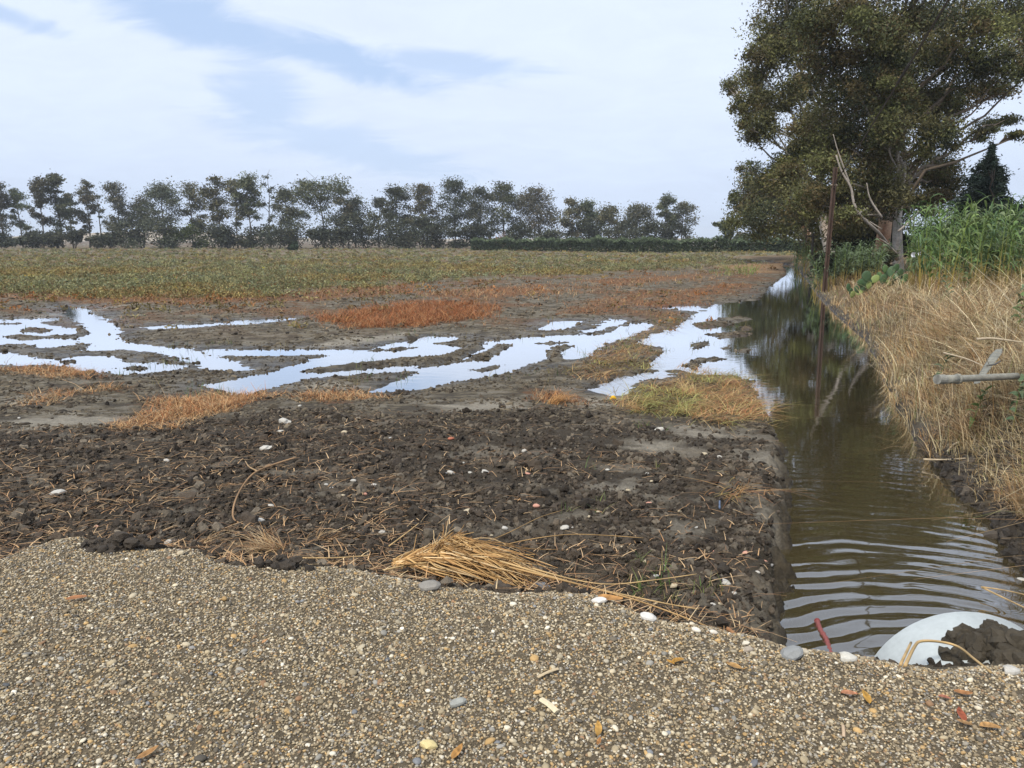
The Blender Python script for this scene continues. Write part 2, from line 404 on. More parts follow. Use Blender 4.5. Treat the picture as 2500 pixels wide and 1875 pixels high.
ISLES = [[(640,804),(700,793),(853,776),(951,769),(1000,751),(1040,744),(1048,752),(1000,777),(951,785),(853,790),(700,804)],[(760,760),(860,752),(930,748),(860,757)],[(930,742),(990,737),(1040,735),(980,745)],
         [(60,708),(120,712),(100,718),(40,716)],[(0,727),(60,724),(120,729),(40,734)],[(100,781),(180,779),(150,785)],[(240,795),(300,793),(340,796),(280,799)],[(1010,800),(1070,790),(1100,788),(1050,803)],[(870,800),(940,785),(1000,778),(1060,752),(1075,745),(1110,745),(1080,762),(1060,775),(1000,782),(930,793)],
         [(960,745),(1010,750),(1060,742),(1000,738)], [(1130,797),(1170,778),(1210,772),(1250,783),(1200,790),(1150,800)],
         [(1180,760),(1200,748),(1245,745),(1215,760),(1220,775),(1180,780)], [(1150,742),(1240,738),(1200,744)],
         [(1540,690),(1600,684),(1630,690),(1590,697)], [(1490,700),(1560,692),(1590,700),(1520,712)], [(1520,722),(1600,718),(1640,722),(1560,730)],
         [(1555,752),(1575,745),(1580,752),(1560,757)], [(1590,758),(1625,750),(1630,758),(1600,765)], [(1490,745),(1530,735),(1535,745),(1500,756)],
         [(1475,790),(1500,775),(1540,772),(1580,776),(1520,782),(1500,800)], [(1590,705),(1640,708),(1640,714),(1600,712)]]
ISLES = [pud(p) for p in ISLES]
ORANGE = [
 [(680,690),(760,680),(860,660),(960,655),(1050,665),(1070,690),(960,705),(880,715),(760,715),(690,706)],
 [(0,632),(200,638),(400,648),(640,633),(800,622),(905,612),(905,640),(760,648),(640,655),(380,664),(200,657),(0,652)],
 [(1180,688),(1250,655),(1380,632),(1480,640),(1380,662),(1290,682)], [(1360,662),(1450,632),(1560,612),(1640,618),(1560,640),(1480,668)], [(880,640),(1000,628),(1150,622),(1250,632),(1120,645),(980,655)], [(1250,612),(1450,598),(1600,588),(1500,604),(1350,620)],
 [(0,797),(120,791),(260,808),(240,824),(150,828),(60,818),(0,813)],
 [(330,880),(420,862),(560,842),(600,850),(560,880),(500,905),(440,930),(360,950),(270,960),(250,945),(300,905)],
 [(90,862),(250,846),(250,854),(150,868),(100,890),(40,896)],
 [(370,860),(500,832),(560,838),(450,860)],
 [(1120,862),(1200,850),(1330,890),(1250,900),(1150,890)],
 [(600,870),(760,850),(860,870),(700,890)],
]
ORANGE = [pud(p) for p in ORANGE]
HAY = [[(1310,892),(1370,855),(1440,828),(1520,815),(1610,818),(1648,850),(1646,940),(1560,952),(1480,930),(1380,918)],
       [(1330,770),(1395,728),(1425,755),(1405,800),(1330,822),(1240,812)], [(1410,690),(1500,685),(1520,705),(1420,735),(1390,715)],
       [(1560,1100),(1625,1090),(1640,1125),(1590,1135)]]
HAY += [[(1235,800),(1290,750),(1390,705),(1420,735),(1400,800),(1330,830),(1250,830)], [(1440,800),(1560,800),(1640,815),(1640,850),(1500,830)]]
HAY = [pud(p) for p in HAY]
PALE = [[(900,892),(1100,880),(1180,905),(1000,915)], [(1310,1000),(1440,990),(1500,1012),(1400,1030)], [(1600,1020),(1692,1014),(1702,1062),(1640,1062)],
        [(1240,1092),(1400,1088),(1380,1132),(1280,1122)], [(0,932),(150,918),(300,922),(250,948),(100,962),(0,962)],
        [(640,755),(760,733),(900,720),(870,735),(760,750)], [(560,836),(750,830),(835,842),(700,850)], [(1440,1190),(1560,1210),(1500,1260),(1420,1240)],
        [(1560,1100),(1690,1150),(1690,1230),(1620,1200)], [(0,870),(160,862),(60,895),(0,895)], [(460,640),(1,700),(100,680)], [(1200,870),(1330,860),(1400,890),(1260,905)],
        [(1380,940),(1520,945),(1640,985),(1480,985)]]
PALE = [pud(p) for p in PALE]
DARK = D([(-500,960),(0,962),(250,956),(420,935),(620,905),(900,915),(1150,905),(1350,925),(1560,955),(1700,975),(1720,1500),(-600,1500)])
FIELD = D([(-2500,630),(0,641),(400,646),(640,638),(900,610),(1200,598),(1500,583),(1650,568),(1690,563),(1900,556),(1900,533),(-2500,533)])

def right_s(x, y):
    """metres to the right of the ditch's right waterline"""
    o = np.argsort(Rw[:, 1]); rx = np.interp(y, Rw[o, 1], Rw[o, 0])
    slope = 1 / np.sqrt(1 + np.gradient(rx, y) ** 2) if np.ndim(y) == 1 and False else .9
    return (x - rx) * slope
def maxsdf(polys, x, y, cap=3.0):
    r = np.full(np.shape(x), -cap)
    for p in polys: r = np.maximum(r, sdf(p, x, y, cap))
    return r
def land(x, y, full=False, fine=True):
    x = np.asarray(x, float); y = np.asarray(y, float); sh = x.shape; x = x.ravel(); y = y.ravel()
    t = road_t(x, y)
    big = fbm(x * .12, y * .12, 11, 3)
    n1 = fbm(x * .9, y * 1.6, 21, 4); n2 = fbm(x * 4.5, y * 7, 31, 4, .6)
    soil = np.interp(y, [0, 4, 7, 10.5, 14, 30, 60, 200, 1000], [.30, .28, .20, .085, .06, .06, .10, .15, .15])
    near = sst(12, 8, y)
    z = soil + big * np.interp(y, [5, 12, 40, 100], [.04, .02, .04, .1]) + n1 * np.interp(y, [4, 12, 60], [.035, .026, .05])
    z = z + n2 * np.interp(y, [4, 12, 40], [.016, .014, .02])
    dk = sst(-.25, .35, sdf(DARK, x, y) + .25 * n1)
    if fine:
        c = np.abs(fbm(x * 9, y * 9, 41, 3, .6)); c2 = fbm(x * 22, y * 22, 51, 2)
        z = z + dk * (.045 * (c - .15) + .012 * c2) * sst(14, 8, y)
    rut = 1 - np.abs(pn(x * .55 + .8 * n1, y * 1.5 - x * .35, 35)) * 2
    mid = sst(8, 12, y) * sst(60, 35, y)
    z = z + mid * (.045 * (np.abs(fbm(x * 2.2, y * 3.2, 36, 4, .62)) - .12) + .018 * sst(.6, 1, rut))
    # tyre ruts and hollows: keep land just above the water unless it is a pool
    z = np.maximum(z, .014 + .03 * np.abs(n2))
    ps = maxsdf(PUDDLES, x, y) + .22 * n2 * np.interp(y, [8, 30], [.8, 2.4]) + .12 * n1 + .26 * np.interp(y, [8, 30], [.35, 1.8]) * fbm(x * .9 + y * .25, y * 2.6 - x * .5, 37, 3, .6)
    isl = maxsdf(ISLES, x, y) + .14 * n2 - .02
    z = np.minimum(z, .10) * (1 - .62 * sst(-1.6, -.2, ps) * (y > 8)) + np.maximum(z - .10, 0)
    pm = sst(-.30, .02, ps) * (1 - sst(-.03, .12, isl))
    z = z * (1 - pm) + (-.055 + .03 * n2 + .02 * n1) * pm
    z = np.where((isl > 0), np.maximum(z, .008 + .04 * sst(0, .2, isl) + .02 * n2), z)
    ds = sdf(DITCH, x, y)
    s = right_s(x, y)
    bh = np.interp(y, [0, 4, 8, 16, 28, 45, 80, 200], [.95, .95, .9, .85, .5, .45, .35, .15])
    bank = bh * sst(-.05, 1.5, s + .25 * n1) * (1 + .06 * n1) + .08 * sst(1.5, 6, s) + .05 * n2 * sst(0, .5, s)
    z = np.where(s > -.15, np.maximum(bank, -.1 + .25 * sst(-.15, 0.25, s)) , z)
    dm = sst(-.20, .30, ds + .16 * n2 + .12 * n1)
    z = z * (1 - dm) + (-.5) * dm
    # the road's gravel shoulder
    rz = ROADZ + .03 * fbm(x * .7, y * .7, 61, 2) + .004 * fbm(x * 12, y * 12, 62, 2)
    rz = rz - .02 * sst(-.35, 0, t)
    rm = sst(.72, -.06, t)
    z = z * (1 - rm) + rz * rm
    if not full: return z.reshape(sh)
    return z, dict(t=t, n1=n1, n2=n2, big=big, dk=dk, pm=pm, ds=ds, s=s, rm=rm, isl=isl, ps=ps)
def zat(x, y): return land(np.atleast_1d(np.asarray(x, float)), np.atleast_1d(np.asarray(y, float)))
def onland(px, py, dz=0.0):
    """photograph pixels -> points on the land along those sight lines (few fixed-point steps)"""
    px = np.atleast_1d(np.asarray(px, float)); py = np.atleast_1d(np.asarray(py, float)); z = np.full(px.shape, .15)
    for _ in range(7):
        p = at(px, py, z); z = .5 * z + .5 * land(p[:, 0], p[:, 1], fine=False)
    p = at(px, py, z); q = at(px, py, ROADZ - .015); on = road_t(q[:, 0], q[:, 1]) < .05; p[on] = q[on]; p[:, 2] = land(p[:, 0], p[:, 1]) + dz
    return p

rows = np.concatenate([np.geomspace(1.0, 3.0, 120, endpoint=False), np.geomspace(3.0, 11.5, 430, endpoint=False), np.geomspace(11.5, 60, 300, endpoint=False), np.geomspace(60, 300, 90, endpoint=False), np.geomspace(300, 2500, 24)])
us = np.concatenate([-np.geomspace(3, .86, 40, endpoint=False), np.linspace(-.86, .86, 860), np.geomspace(.86, 3, 41)[1:]])
Yg, Ug = np.meshgrid(rows, us, indexing='ij'); Xg = Ug * (Yg + .6)
gx, gy = Xg.ravel(), Yg.ravel()
gz, A = land(gx, gy, full=True)
nr, nc = Yg.shape
idx = np.arange(nr * nc).reshape(nr, nc)
gf = np.stack([idx[:-1, :-1], idx[:-1, 1:], idx[1:, 1:], idx[1:, :-1]], -1).reshape(-1, 4)
# what the ground is made of, place by place
mudA, mudB = np.array([.088, .070, .044]), np.array([.165, .138, .092])
gc = mudA + (mudB - mudA) * np.clip(.5 + A['n1'] * 1.1 + A['n2'] * .6, 0, 1)[:, None]
def lay(mask, c):
    global gc
    m = np.clip(mask, 0, 1)[:, None]; gc = gc * (1 - m) + np.asarray(c) * m
fs = sdf(FIELD, gx, gy, 6.0)
lay(sst(-2.0, 2.5, fs + 2.2 * A['big'] + 1.5 * A['n1']), np.array([.15, .125, .062]))
mot = fbm(gx * 1.9, gy * 3.4, 301, 4, .6); mot2 = fbm(gx * 6, gy * 9, 305, 3, .6)
lay(sst(-.04, .16, mot + .6 * mot2) * .85 * (gy > 6), np.array([.052, .042, .029]))
lay(sst(.06, .22, -mot + .4 * mot2) * .6 * (gy > 6), np.array([.19, .17, .135]))
lay(sst(-.02, .25, fbm(gx * .33, gy * .33, 171, 4) + .5 * mot) * .8 * sst(15, 24, gy) * (A['s'] < 0), np.array([.13, .066, .030]) * (1 + .9 * mot2[:, None]))
crust = sst(.04, .26, fbm(gx * 1.1, gy * 1.5, 331, 4, .6) + .12 * sst(-1.0, 1.2, gx - .1 * gy) - .10) * sst(9.5, 8, gy)
lay(sst(-.6, .8, sdf(D([(1540,578),(1700,565),(1712,580),(1690,592),(1600,592)]), gx, gy) + .9 * A['n1'] + .7 * mot) * .75, np.array([.27, .165, .078]))
lay(A['dk'] * (.92 + .2 * A['n2']), np.array([.046, .036, .025]) * (1 + 1.3 * sst(.05, .4, fbm(gx * 1.3, gy * 1.8, 311, 4, .6)))[:, None])
lay(crust * .6 * (A['dk'] > .4), np.array([.20, .175, .135]))
lay(sst(-.12, .25, maxsdf(PALE, gx, gy) + .28 * A['n2'] + .2 * A['n1']) * .75 * (gy < 30), np.array([.30, .27, .215]))
orange_s = maxsdf(ORANGE, gx, gy) + .30 * A['n1'] + .22 * A['n2'] * np.interp(gy, [8, 30], [1, 2.5])
lay(sst(-.15, .4, orange_s + .7 * mot2 + .9 * mot - .15 + .9 * fbm(gx * .3, gy * .6, 321, 3) * (gy > 14)) * .75, np.array([.15, .072, .031]) * (1 + .9 * mot2[:, None]))
hay_s = maxsdf(HAY, gx, gy) + .2 * A['n2'] + .1 * A['n1']
lay(sst(-.1, .3, hay_s) * .7, np.array([.13, .085, .04]))
lay(sst(.1, .9, A['s'] + .2 * A['n2']) * (gy < 88), np.array([.15, .10, .052]))
lay(sst(.35, .0, A['s']) * (A['s'] > -.3), np.array([.055, .045, .036]))
lay(sst(-.1, .1, A['ds']), np.array([.05, .04, .025]))
wet = sst(.05, .015, gz + .02 * mot2) * (1 - A['rm'])
gc = gc * (1 - .30 * wet)[:, None]
sand = np.array([.15, .118, .075]) * (1 + .25 * A['n2'][:, None])
lay(sst(.30, .05, A['t']), sand)
rough = .93 - .62 * wet * (gz < .06)
ground = build('ground', np.stack([gx, gy, gz], 1), gf, M_ground, gc, smooth=True, attr={'Rough': rough})
tag(ground, 'dark muddy field ground with gravel shoulder and grassy ditch bank', 'ground', kind='structure')

# ------------------------------------------------------------------ water: one sheet, rippled near the culvert mouth
PIPE_C = np.array([2.20, 3.05, 0])
def waves(x, y):
    dx = x - PIPE_C[0]; dy = y - (PIPE_C[1] - .35); r = np.hypot(dx, dy) + .07 * fbm(x * 1.3, y * 1.1, 71, 2) + .07 * np.sin(dx * 1.7 + .6) * np.sin(y * .8)
    ph = 2 * np.pi * (r + .05 * fbm(x * 2.6, y * 2.2, 79, 3)) / .17
    am = np.interp(r, [.2, .9, 1.9, 2.7, 4.0, 6], [.0030, .0034, .0028, .0011, .0003, 0])
    mod = .3 + 1.25 * sst(-.35, .4, fbm(np.arctan2(dx, dy) * 2.6 + 1.5, r * 4.2, 77, 2))
    return am * mod * np.sin(ph) + .0007 * fbm(x * 2.2, y * 5, 73, 3) * np.interp(y, [3, 8, 12], [1, .5, 0.15])
wx, wy = np.meshgrid(np.arange(.6, 6.01, .02), np.arange(2.2, 9.81, .02), indexing='ij')
wz = waves(wx, wy)
fade = np.minimum.reduce([sst(.6, .9, wx), sst(6, 5.7, wx), sst(2.2, 2.4, wy), sst(9.8, 9.2, wy)])
wz *= fade
a, b = wx.shape; wi = np.arange(a * b).reshape(a, b)
wf = np.stack([wi[:-1, :-1], wi[1:, :-1], wi[1:, 1:], wi[:-1, 1:]], -1).reshape(-1, 4)
wv = np.stack([wx, wy, wz], -1).reshape(-1, 3)
x0, x1, y0, y1 = wx.min(), wx.max(), wy.min(), wy.max(); o = len(wv)
ext = np.array([(-60, 1.8), (90, 1.8), (90, y0), (x1, y0), (x0, y0), (-60, y0), (-60, y1), (x0, y1), (x1, y1), (90, y1), (90, 260), (-60, 260)], float)
wv = np.concatenate([wv, np.c_[ext, np.zeros(12)]])
wf2 = np.array([(5, 4, 7, 6), (3, 2, 9, 8)]) + o
wf2 = [wf, wf2, np.array([[0, 1, 2, 3, 4, 5]]) + o, np.array([[6, 7, 8, 9, 10, 11]]) + o]
water = build('water', wv, wf2, mw, smooth=True)
tag(water, 'brown ditch water and puddles lying across the muddy field', 'water', kind='structure')
# END_SETTING

# ------------------------------------------------------------------ big objects first: pole line, culvert, trees
def screen_pts(n, ymin, ymax, half=.78, power=1.6, r=rng):
    """random ground points, denser near the viewer"""
    u = r.random(n); a, b = ymin ** (1 - power), ymax ** (1 - power)
    y = (a + u * (b - a)) ** (1 / (1 - power)); x = r.uniform(-half, half, n) * (y + .6)
    return x, y

# --- eucalyptus trees beside the ditch
LEAFC = [(.098, .103, .036), (.112, .102, .042), (.074, .083, .034), (.125, .096, .042), (.050, .058, .028), (.14, .145, .05)]
def crown(lobes, n, ln, wd, cols, sub=9, seed=0, droop=.7, flat=.95, weights=None, spread=.30):
    r = np.random.default_rng(seed); P = []; C = []; S = []; ref_ = np.mean([q[1] * q[2] for q in lobes])
    for (c, rx, rz) in lobes:
        c = np.asarray(c)
        d = r.normal(size=(sub, 3)); d /= np.linalg.norm(d, axis=1)[:, None]
        d *= (r.random((sub, 1)) ** .45)
        sc_ = c + d * np.array([rx, rx, rz]) * .85
        colb = pal(sub, cols, weights, .22, r)
        n0 = n; n = max(60, int(n0 * (rx * rz / ref_) ** .8)); wk = r.dirichlet(np.full(sub, 2.2)); k = r.choice(sub, n, p=wk); sz = r.uniform(.5, 1.35, sub) * spread
        off = r.normal(size=(n, 3)); off *= (np.minimum(1, 2.0 / (np.linalg.norm(off, axis=1) + 1e-6)))[:, None]; off[r.random(n) < .09] *= 1.6
        P.append(sc_[k] + off * np.array([rx, rx, rz * flat]) * sz[k][:, None]); C.append(colb[k] * (1 + .28 * r.normal(size=(n, 1))).clip(.4, 1.9))
        S.append(sc_); n = n0
    P = np.concatenate(P); C = np.concatenate(C)
    m = len(P); v, f, c = leafquads(P, ln * rng.uniform(.6, 1.4, m), wd * rng.uniform(.6, 1.4, m), C, droop)
    return v, f, c, S
def limb(mb, a, b, r0, r1, c, bow=.12, sides=6, r=rng, n=7):
    a = np.asarray(a, float); b = np.asarray(b, float); t = np.linspace(0, 1, n)[:, None]; l = np.linalg.norm(b - a)
    j = r.normal(size=(n, 3)) * l * .025; j[0] = 0; j[-1] = 0
    p = a + (b - a) * t + np.array([0, 0, 1]) * (np.sin(t * np.pi) * l * bow * r.uniform(-.3, 1)) + j
    v, f = tube(p, np.linspace(r0, r1, n), sides); cc = np.asarray(c) * r.uniform(.75, 1.25)
    mb.add(v, f, cc)
def big_tree(name, base, top, trunk_r, lobes_px, depth, n, ln, wd, label, cols, bark, seed, weights=None, split=.28, sub=10, cat='tree', droop=.7, group=None, shrink=.92):
    r = np.random.default_rng(seed); base = np.asarray(base, float); root = empty(name, base); tag(root, label, cat, group)
    lobes = []
    for (px, py, rx, ry, *dd) in lobes_px:
        Y = dd[0] if dd else depth + r.normal() * depth * (.055 if name[0] == 'e' else .012)
        c = atY(px * K, py * K, Y); k_ = K / FPX * Y
        lobes.append((c, rx * k_ * shrink, ry * k_ * shrink))
    v, f, c, S = crown(lobes, n, ln, wd, cols, sub, seed, droop, weights=weights)
    build('crown', v, f, M_leaf, c, root, base)
    mb = MB(); top = np.asarray(top, float)
    tp_ = curve([base + [0, 0, -.3], base + (top - base) * .3 + r.normal(size=3) * [.2, .2, 0], base + (top - base) * .65 + r.normal(size=3) * [.3, .3, 0], top], 8)
    h = np.linspace(0, 1, len(tp_)); v, f = tube(tp_, trunk_r * (1.25 * (h < .04) + (1 - .85 * h)), 12)
    ang = np.arctan2(v[:, 1] - base[1], v[:, 0] - base[0]); st = fbm(ang * 2 + v[:, 2] * .15, v[:, 2] * .5, seed, 3)
    cc = np.where((st > .08)[:, None], bark[1], bark[0]) * (1 + .4 * st[:, None]); mb.add(v, f, cc)
    for (c, rx, rz), s in zip(lobes, S):
        d = np.hypot(*(c[:2] - base[:2])); z0 = np.clip(c[2] - .75 * d - .6, base[2] + (top[2] - base[2]) * split, top[2] * .95)
        q = tp_[np.argmin(np.abs(tp_[:, 2] - z0))]
        limb(mb, q, c - (0, 0, rz * .3), trunk_r * .26, .03, bark[2], .1 if name[0] == 'e' else 0, 6, r)
        for g in s[::2]: limb(mb, c + (q - c) * .12, g, .045, .012, bark[2], .05, 4, r, 4)
    mb.build('trunk', M_bark, root, base, True)
    return root
BARK1 = [(.30, .155, .09), (.40, .26, .17), (.19, .15, .11)]
BARK2 = [(.40, .37, .33), (.48, .40, .33), (.32, .28, .24)]
def tb(px, py, Y): p = atY(px * K, py * K, Y); p[2] = float(zat(p[0], p[1])[0]) - .05; return p
LOB1 = [(1940,50,80,60),(2020,35,80,60),(2100,50,80,70),(2185,40,80,60),(1965,135,75,55),(2050,125,80,60),(2130,135,70,50),(2200,130,55,45),(1950,250,70,55),(2005,215,70,50),(2060,225,60,50),(2135,200,55,28),
        (2010,300,50,50),(2060,290,35,35),(1995,375,60,50),(2045,370,45,38),(2160,262,45,18),(2120,290,40,16),(2195,292,25,12),(2050,420,40,35),(1985,440,55,40),(2230,60,60,60),(2240,140,40,35),
        (1960,-70,90,70),(2060,-60,90,70),(2160,-70,90,70),(2010,-160,80,60),(2110,-150,80,60),(2060,-230,70,50)]
big_tree('eucalyptus_tree', tb(1899, 560, 40), atY(1962*K, 40*K, 41.0), .40, LOB1, 40, 5000, .16, .062,
         'huge eucalyptus with peeling reddish-brown trunk, its crown filling the upper right corner', LEAFC, BARK1, 21, sub=16)
LOB2 = [(1905,55,42,28,34),(1912,108,38,24,34),(1915,180,40,26,34),(1922,235,36,22,34),(1920,300,40,26,34),(1905,80,60,50),(1910,150,55,50),(1915,270,55,50),(1900,300,55,45),(1935,200,50,45),(1820,470,45,30),(1740,300,50,45),(1820,200,60,50),(1800,130,70,50),(1880,125,80,50),(1790,270,70,60),(1862,238,60,50),(1845,330,80,60),(1930,340,65,60),(1850,420,70,50),(1920,430,60,50),(1780,40,80,60),(1862,30,80,60),(1800,360,60,50),(1880,380,60,50),(1770,430,55,45),
        (1900,190,60,45),(1780,-60,80,60),(1870,-70,90,70),(1820,-150,80,60),(1900,-170,80,60),(1860,-240,60,45)]
t2 = big_tree('eucalyptus_tree', tb(1944, 582, 36.5), atY(1912*K, 190*K, 38.5), .27, LOB2, 36.3, 4000, .16, .06,
         'tall eucalyptus with pale grey trunk and bare crooked limb standing behind the prickly pears', LEAFC, BARK2, 22, [2, 3, 2, 3, 1, 1], sub=16)
for path, r0 in (([(1938,560),(1925,540),(1900,505),(1862,470),(1845,440),(1838,405),(1818,370),(1806,335)], .09), ([(1862,470),(1880,480),(1905,495)], .05), ([(1940,500),(1965,478),(1985,455)], .05),
                 ([(1835,395),(1822,360),(1808,320),(1800,290)], .04), ([(1905,470),(1880,430),(1872,395)], .05), ([(1938,548),(1915,525),(1900,515)], .035)):
    pp = np.array([atY(x * K, y * K, 36.2 - 3.4 * min(1, k_ / 2.5) if r0 > .08 else 33.2) for k_, (x, y) in enumerate(path)]); pc = curve(pp, 6)
    v, f = tube(pc, np.linspace(r0, r0 * .35, len(pc)), 6)
    build('branch', v, f, M_bark, np.tile([.30, .26, .22], (len(v), 1)), t2, t2.location, True)
LOB3 = [(1800,440,70,50),(1860,440,70,50),(1920,450,60,50),(1750,440,60,50),(1800,500,60,42),(1850,492,60,40),(1900,505,50,35),(1780,540,50,25),(1670,75,50,40),(1650,225,45,40),(1690,42,65,48),(1655,105,50,42),(1722,120,68,48),(1628,175,50,36),(1695,200,58,38),(1605,225,30,32),(1662,268,48,38),(1625,292,26,22),(1730,60,60,50),(1745,180,55,45),(1760,330,65,48),(1715,345,50,40),(1690,-40,60,45),(1740,-100,60,45),
        (1700,375,55,42),(1665,395,42,34),(1725,420,65,48),(1640,140,40,30),(1755,265,45,40),(1580,190,22,24),(1610,265,22,18)]
big_tree('eucalyptus_tree', tb(1801, 575, 50), atY(1730*K, 10*K, 50), .36, LOB3, 50, 3000, .20, .075,
         'loose yellowish-green eucalyptus reaching farthest left over the ditch', [(.14, .14, .048), (.11, .105, .04), (.08, .084, .034), (.125, .10, .042)], BARK2, 23, sub=15)
LOB4 = [(1650,420,80,60),(1840,525,60,25),(1640,470,70,50),(1640,400,48,36),(1608,440,38,34),(1668,440,58,40),(1640,488,48,34),(1700,485,60,40),(1760,495,50,32),(1725,460,60,40),(1590,432,22,22),(1585,480,22,20),(1620,365,30,20),(1790,470,50,35)]
big_tree('eucalyptus_tree', tb(1760, 570, 72), atY(1690*K, 400*K, 72), .34, LOB4, 72, 2200, .28, .105,
         'lower eucalyptus with drooping brownish crown behind the leaning pole', LEAFC, BARK1, 24)
LOB5 = [(1640,515,30,20),(1600,522,26,16),(1665,520,30,20),(1570,500,18,16),(1557,485,16,10),(1560,520,16,10),(1690,530,24,16),(1715,535,24,16)]
big_tree('eucalyptus_tree', tb(1650, 548, 120), atY(1640*K, 500*K, 120), .3, LOB5, 120, 700, .5, .2,
         'small pale grey-green tree at the far end of the ditch left of the big crowns', [(.09, .105, .062), (.075, .09, .05), (.11, .12, .075)], BARK1, 25)
LOBC = [(2142,328,7,22),(2141,348,13,26),(2150,385,20,24),(2128,390,20,24),(2140,368,22,28),(2135,405,28,30),(2130,440,40,34),(2138,475,52,36),(2095,470,24,30),(2178,470,26,30),(2125,505,55,34),(2170,440,20,20),(2165,505,40,34)]
LOBC = [(a, b, c * (1.15 if b < 380 else 1.4), d) for a, b, c, d in LOBC]
big_tree('conifer_tree', tb(2135, 600, 33), atY(2140*K, 340*K, 33), .11, LOBC, 33, 2200, .24, .05,
         'dark blue-green conifer with ragged pointed top behind the tall canes', [(.018, .032, .022), (.026, .04, .026), (.014, .024, .018)], [(.05, .04, .03)] * 3, 26, droop=-.5)

# --- tree line across the field: (centre px, top px, width px, bare part of stem, clumps, kind), pixels of the 2500-wide photograph
TREES = [
 (8,449,52,.25,13,'s'),(55,463,46,.30,10,'s'),(105,443,50,.35,11,'s'),(152,426,62,.10,20,'d'),(178,470,30,.4,6,'s'),(218,442,54,.25,13,'s'),(247,478,34,.2,7,'t'),(296,450,58,.25,13,'s'),
 (350,486,70,.25,10,'b'),(402,453,104,.35,20,'b'),(470,450,58,.30,13,'s'),(540,432,66,.35,15,'s'),(580,441,58,.35,13,'s'),(613,433,60,.40,14,'s'),(661,430,48,.30,9,'t'),(706,462,74,.30,15,'b'),
 (790,446,104,.52,17,'u'),(838,462,50,.35,9,'s'),(868,484,80,.20,16,'b'),(925,487,58,.2,11,'b'),(968,460,92,.28,19,'b'),(1043,450,76,.15,19,'d'),(1112,441,84,.28,18,'s'),(1172,461,76,.2,17,'b'),
 (1232,448,84,.18,20,'b'),(1318,464,110,.15,26,'b'),(1392,490,52,.3,10,'s'),(1436,492,52,.35,10,'s'),(1488,510,84,.15,17,'b'),(1555,507,90,.12,18,'b'),(1622,479,52,.35,11,'s'),(1664,497,58,.2,12,'s'),
]
TL = ['feathery tree cut by the left edge of the photograph', 'slim tree with two flat tufts, first one clear of the left edge', 'thin tree with leaning airy top left of the tallest dense tree', 'dense dark spire, tallest at the left end of the tree line',
 'short thin sapling in the gap right of the tall dark spire', 'twin-topped slim tree above the gap showing a tan field', 'almost bare forked tree at the right of the tan field gap', 'slim tree with spreading tufts, last before the continuous thicket',
 'low round tree where the dark thicket begins', 'broad airy crown with brownish top above the left thicket', 'dark upright tree with a dense knob top above the light green bush', 'tall lacy tree beginning the highest group left of centre',
 'lacy rounded crown inside the highest group left of centre', 'tall see-through tree of the highest group beside the bare one', 'sparse upright tree with bare antler-like branches', 'rounded medium tree between the antler-branched tree and the umbrella crown',
 'umbrella-shaped crown on long bare branches', 'narrow tree against the right side of the umbrella crown', 'low dark tree in the dip right of the umbrella crown', 'low tree closing the dip before the middle group',
 'wide airy tree with pale gaps beginning the middle group', 'very dense dark tree at the centre of the tree line', 'tall lacy tree with leaning top right of the dense central tree', 'yellowish-topped tree right of the central peak',
 'high rounded tree above the reddish dead bush', 'widest dark tree arching above the cane hedge', 'slim tree on the falling slope right of the widest crown', 'leaning feathery tree ending the tall part of the line',
 'low round tree with grey-green crown before the gap in the line', 'broad low tree left of the last slender pair', 'taller slender tree of the last pair at the right end', 'shorter tree of the last pair at the right end']
FARC = [(.088, .098, .062), (.105, .112, .068), (.070, .080, .054), (.112, .108, .068), (.13, .132, .082)]
TYD = 190.0
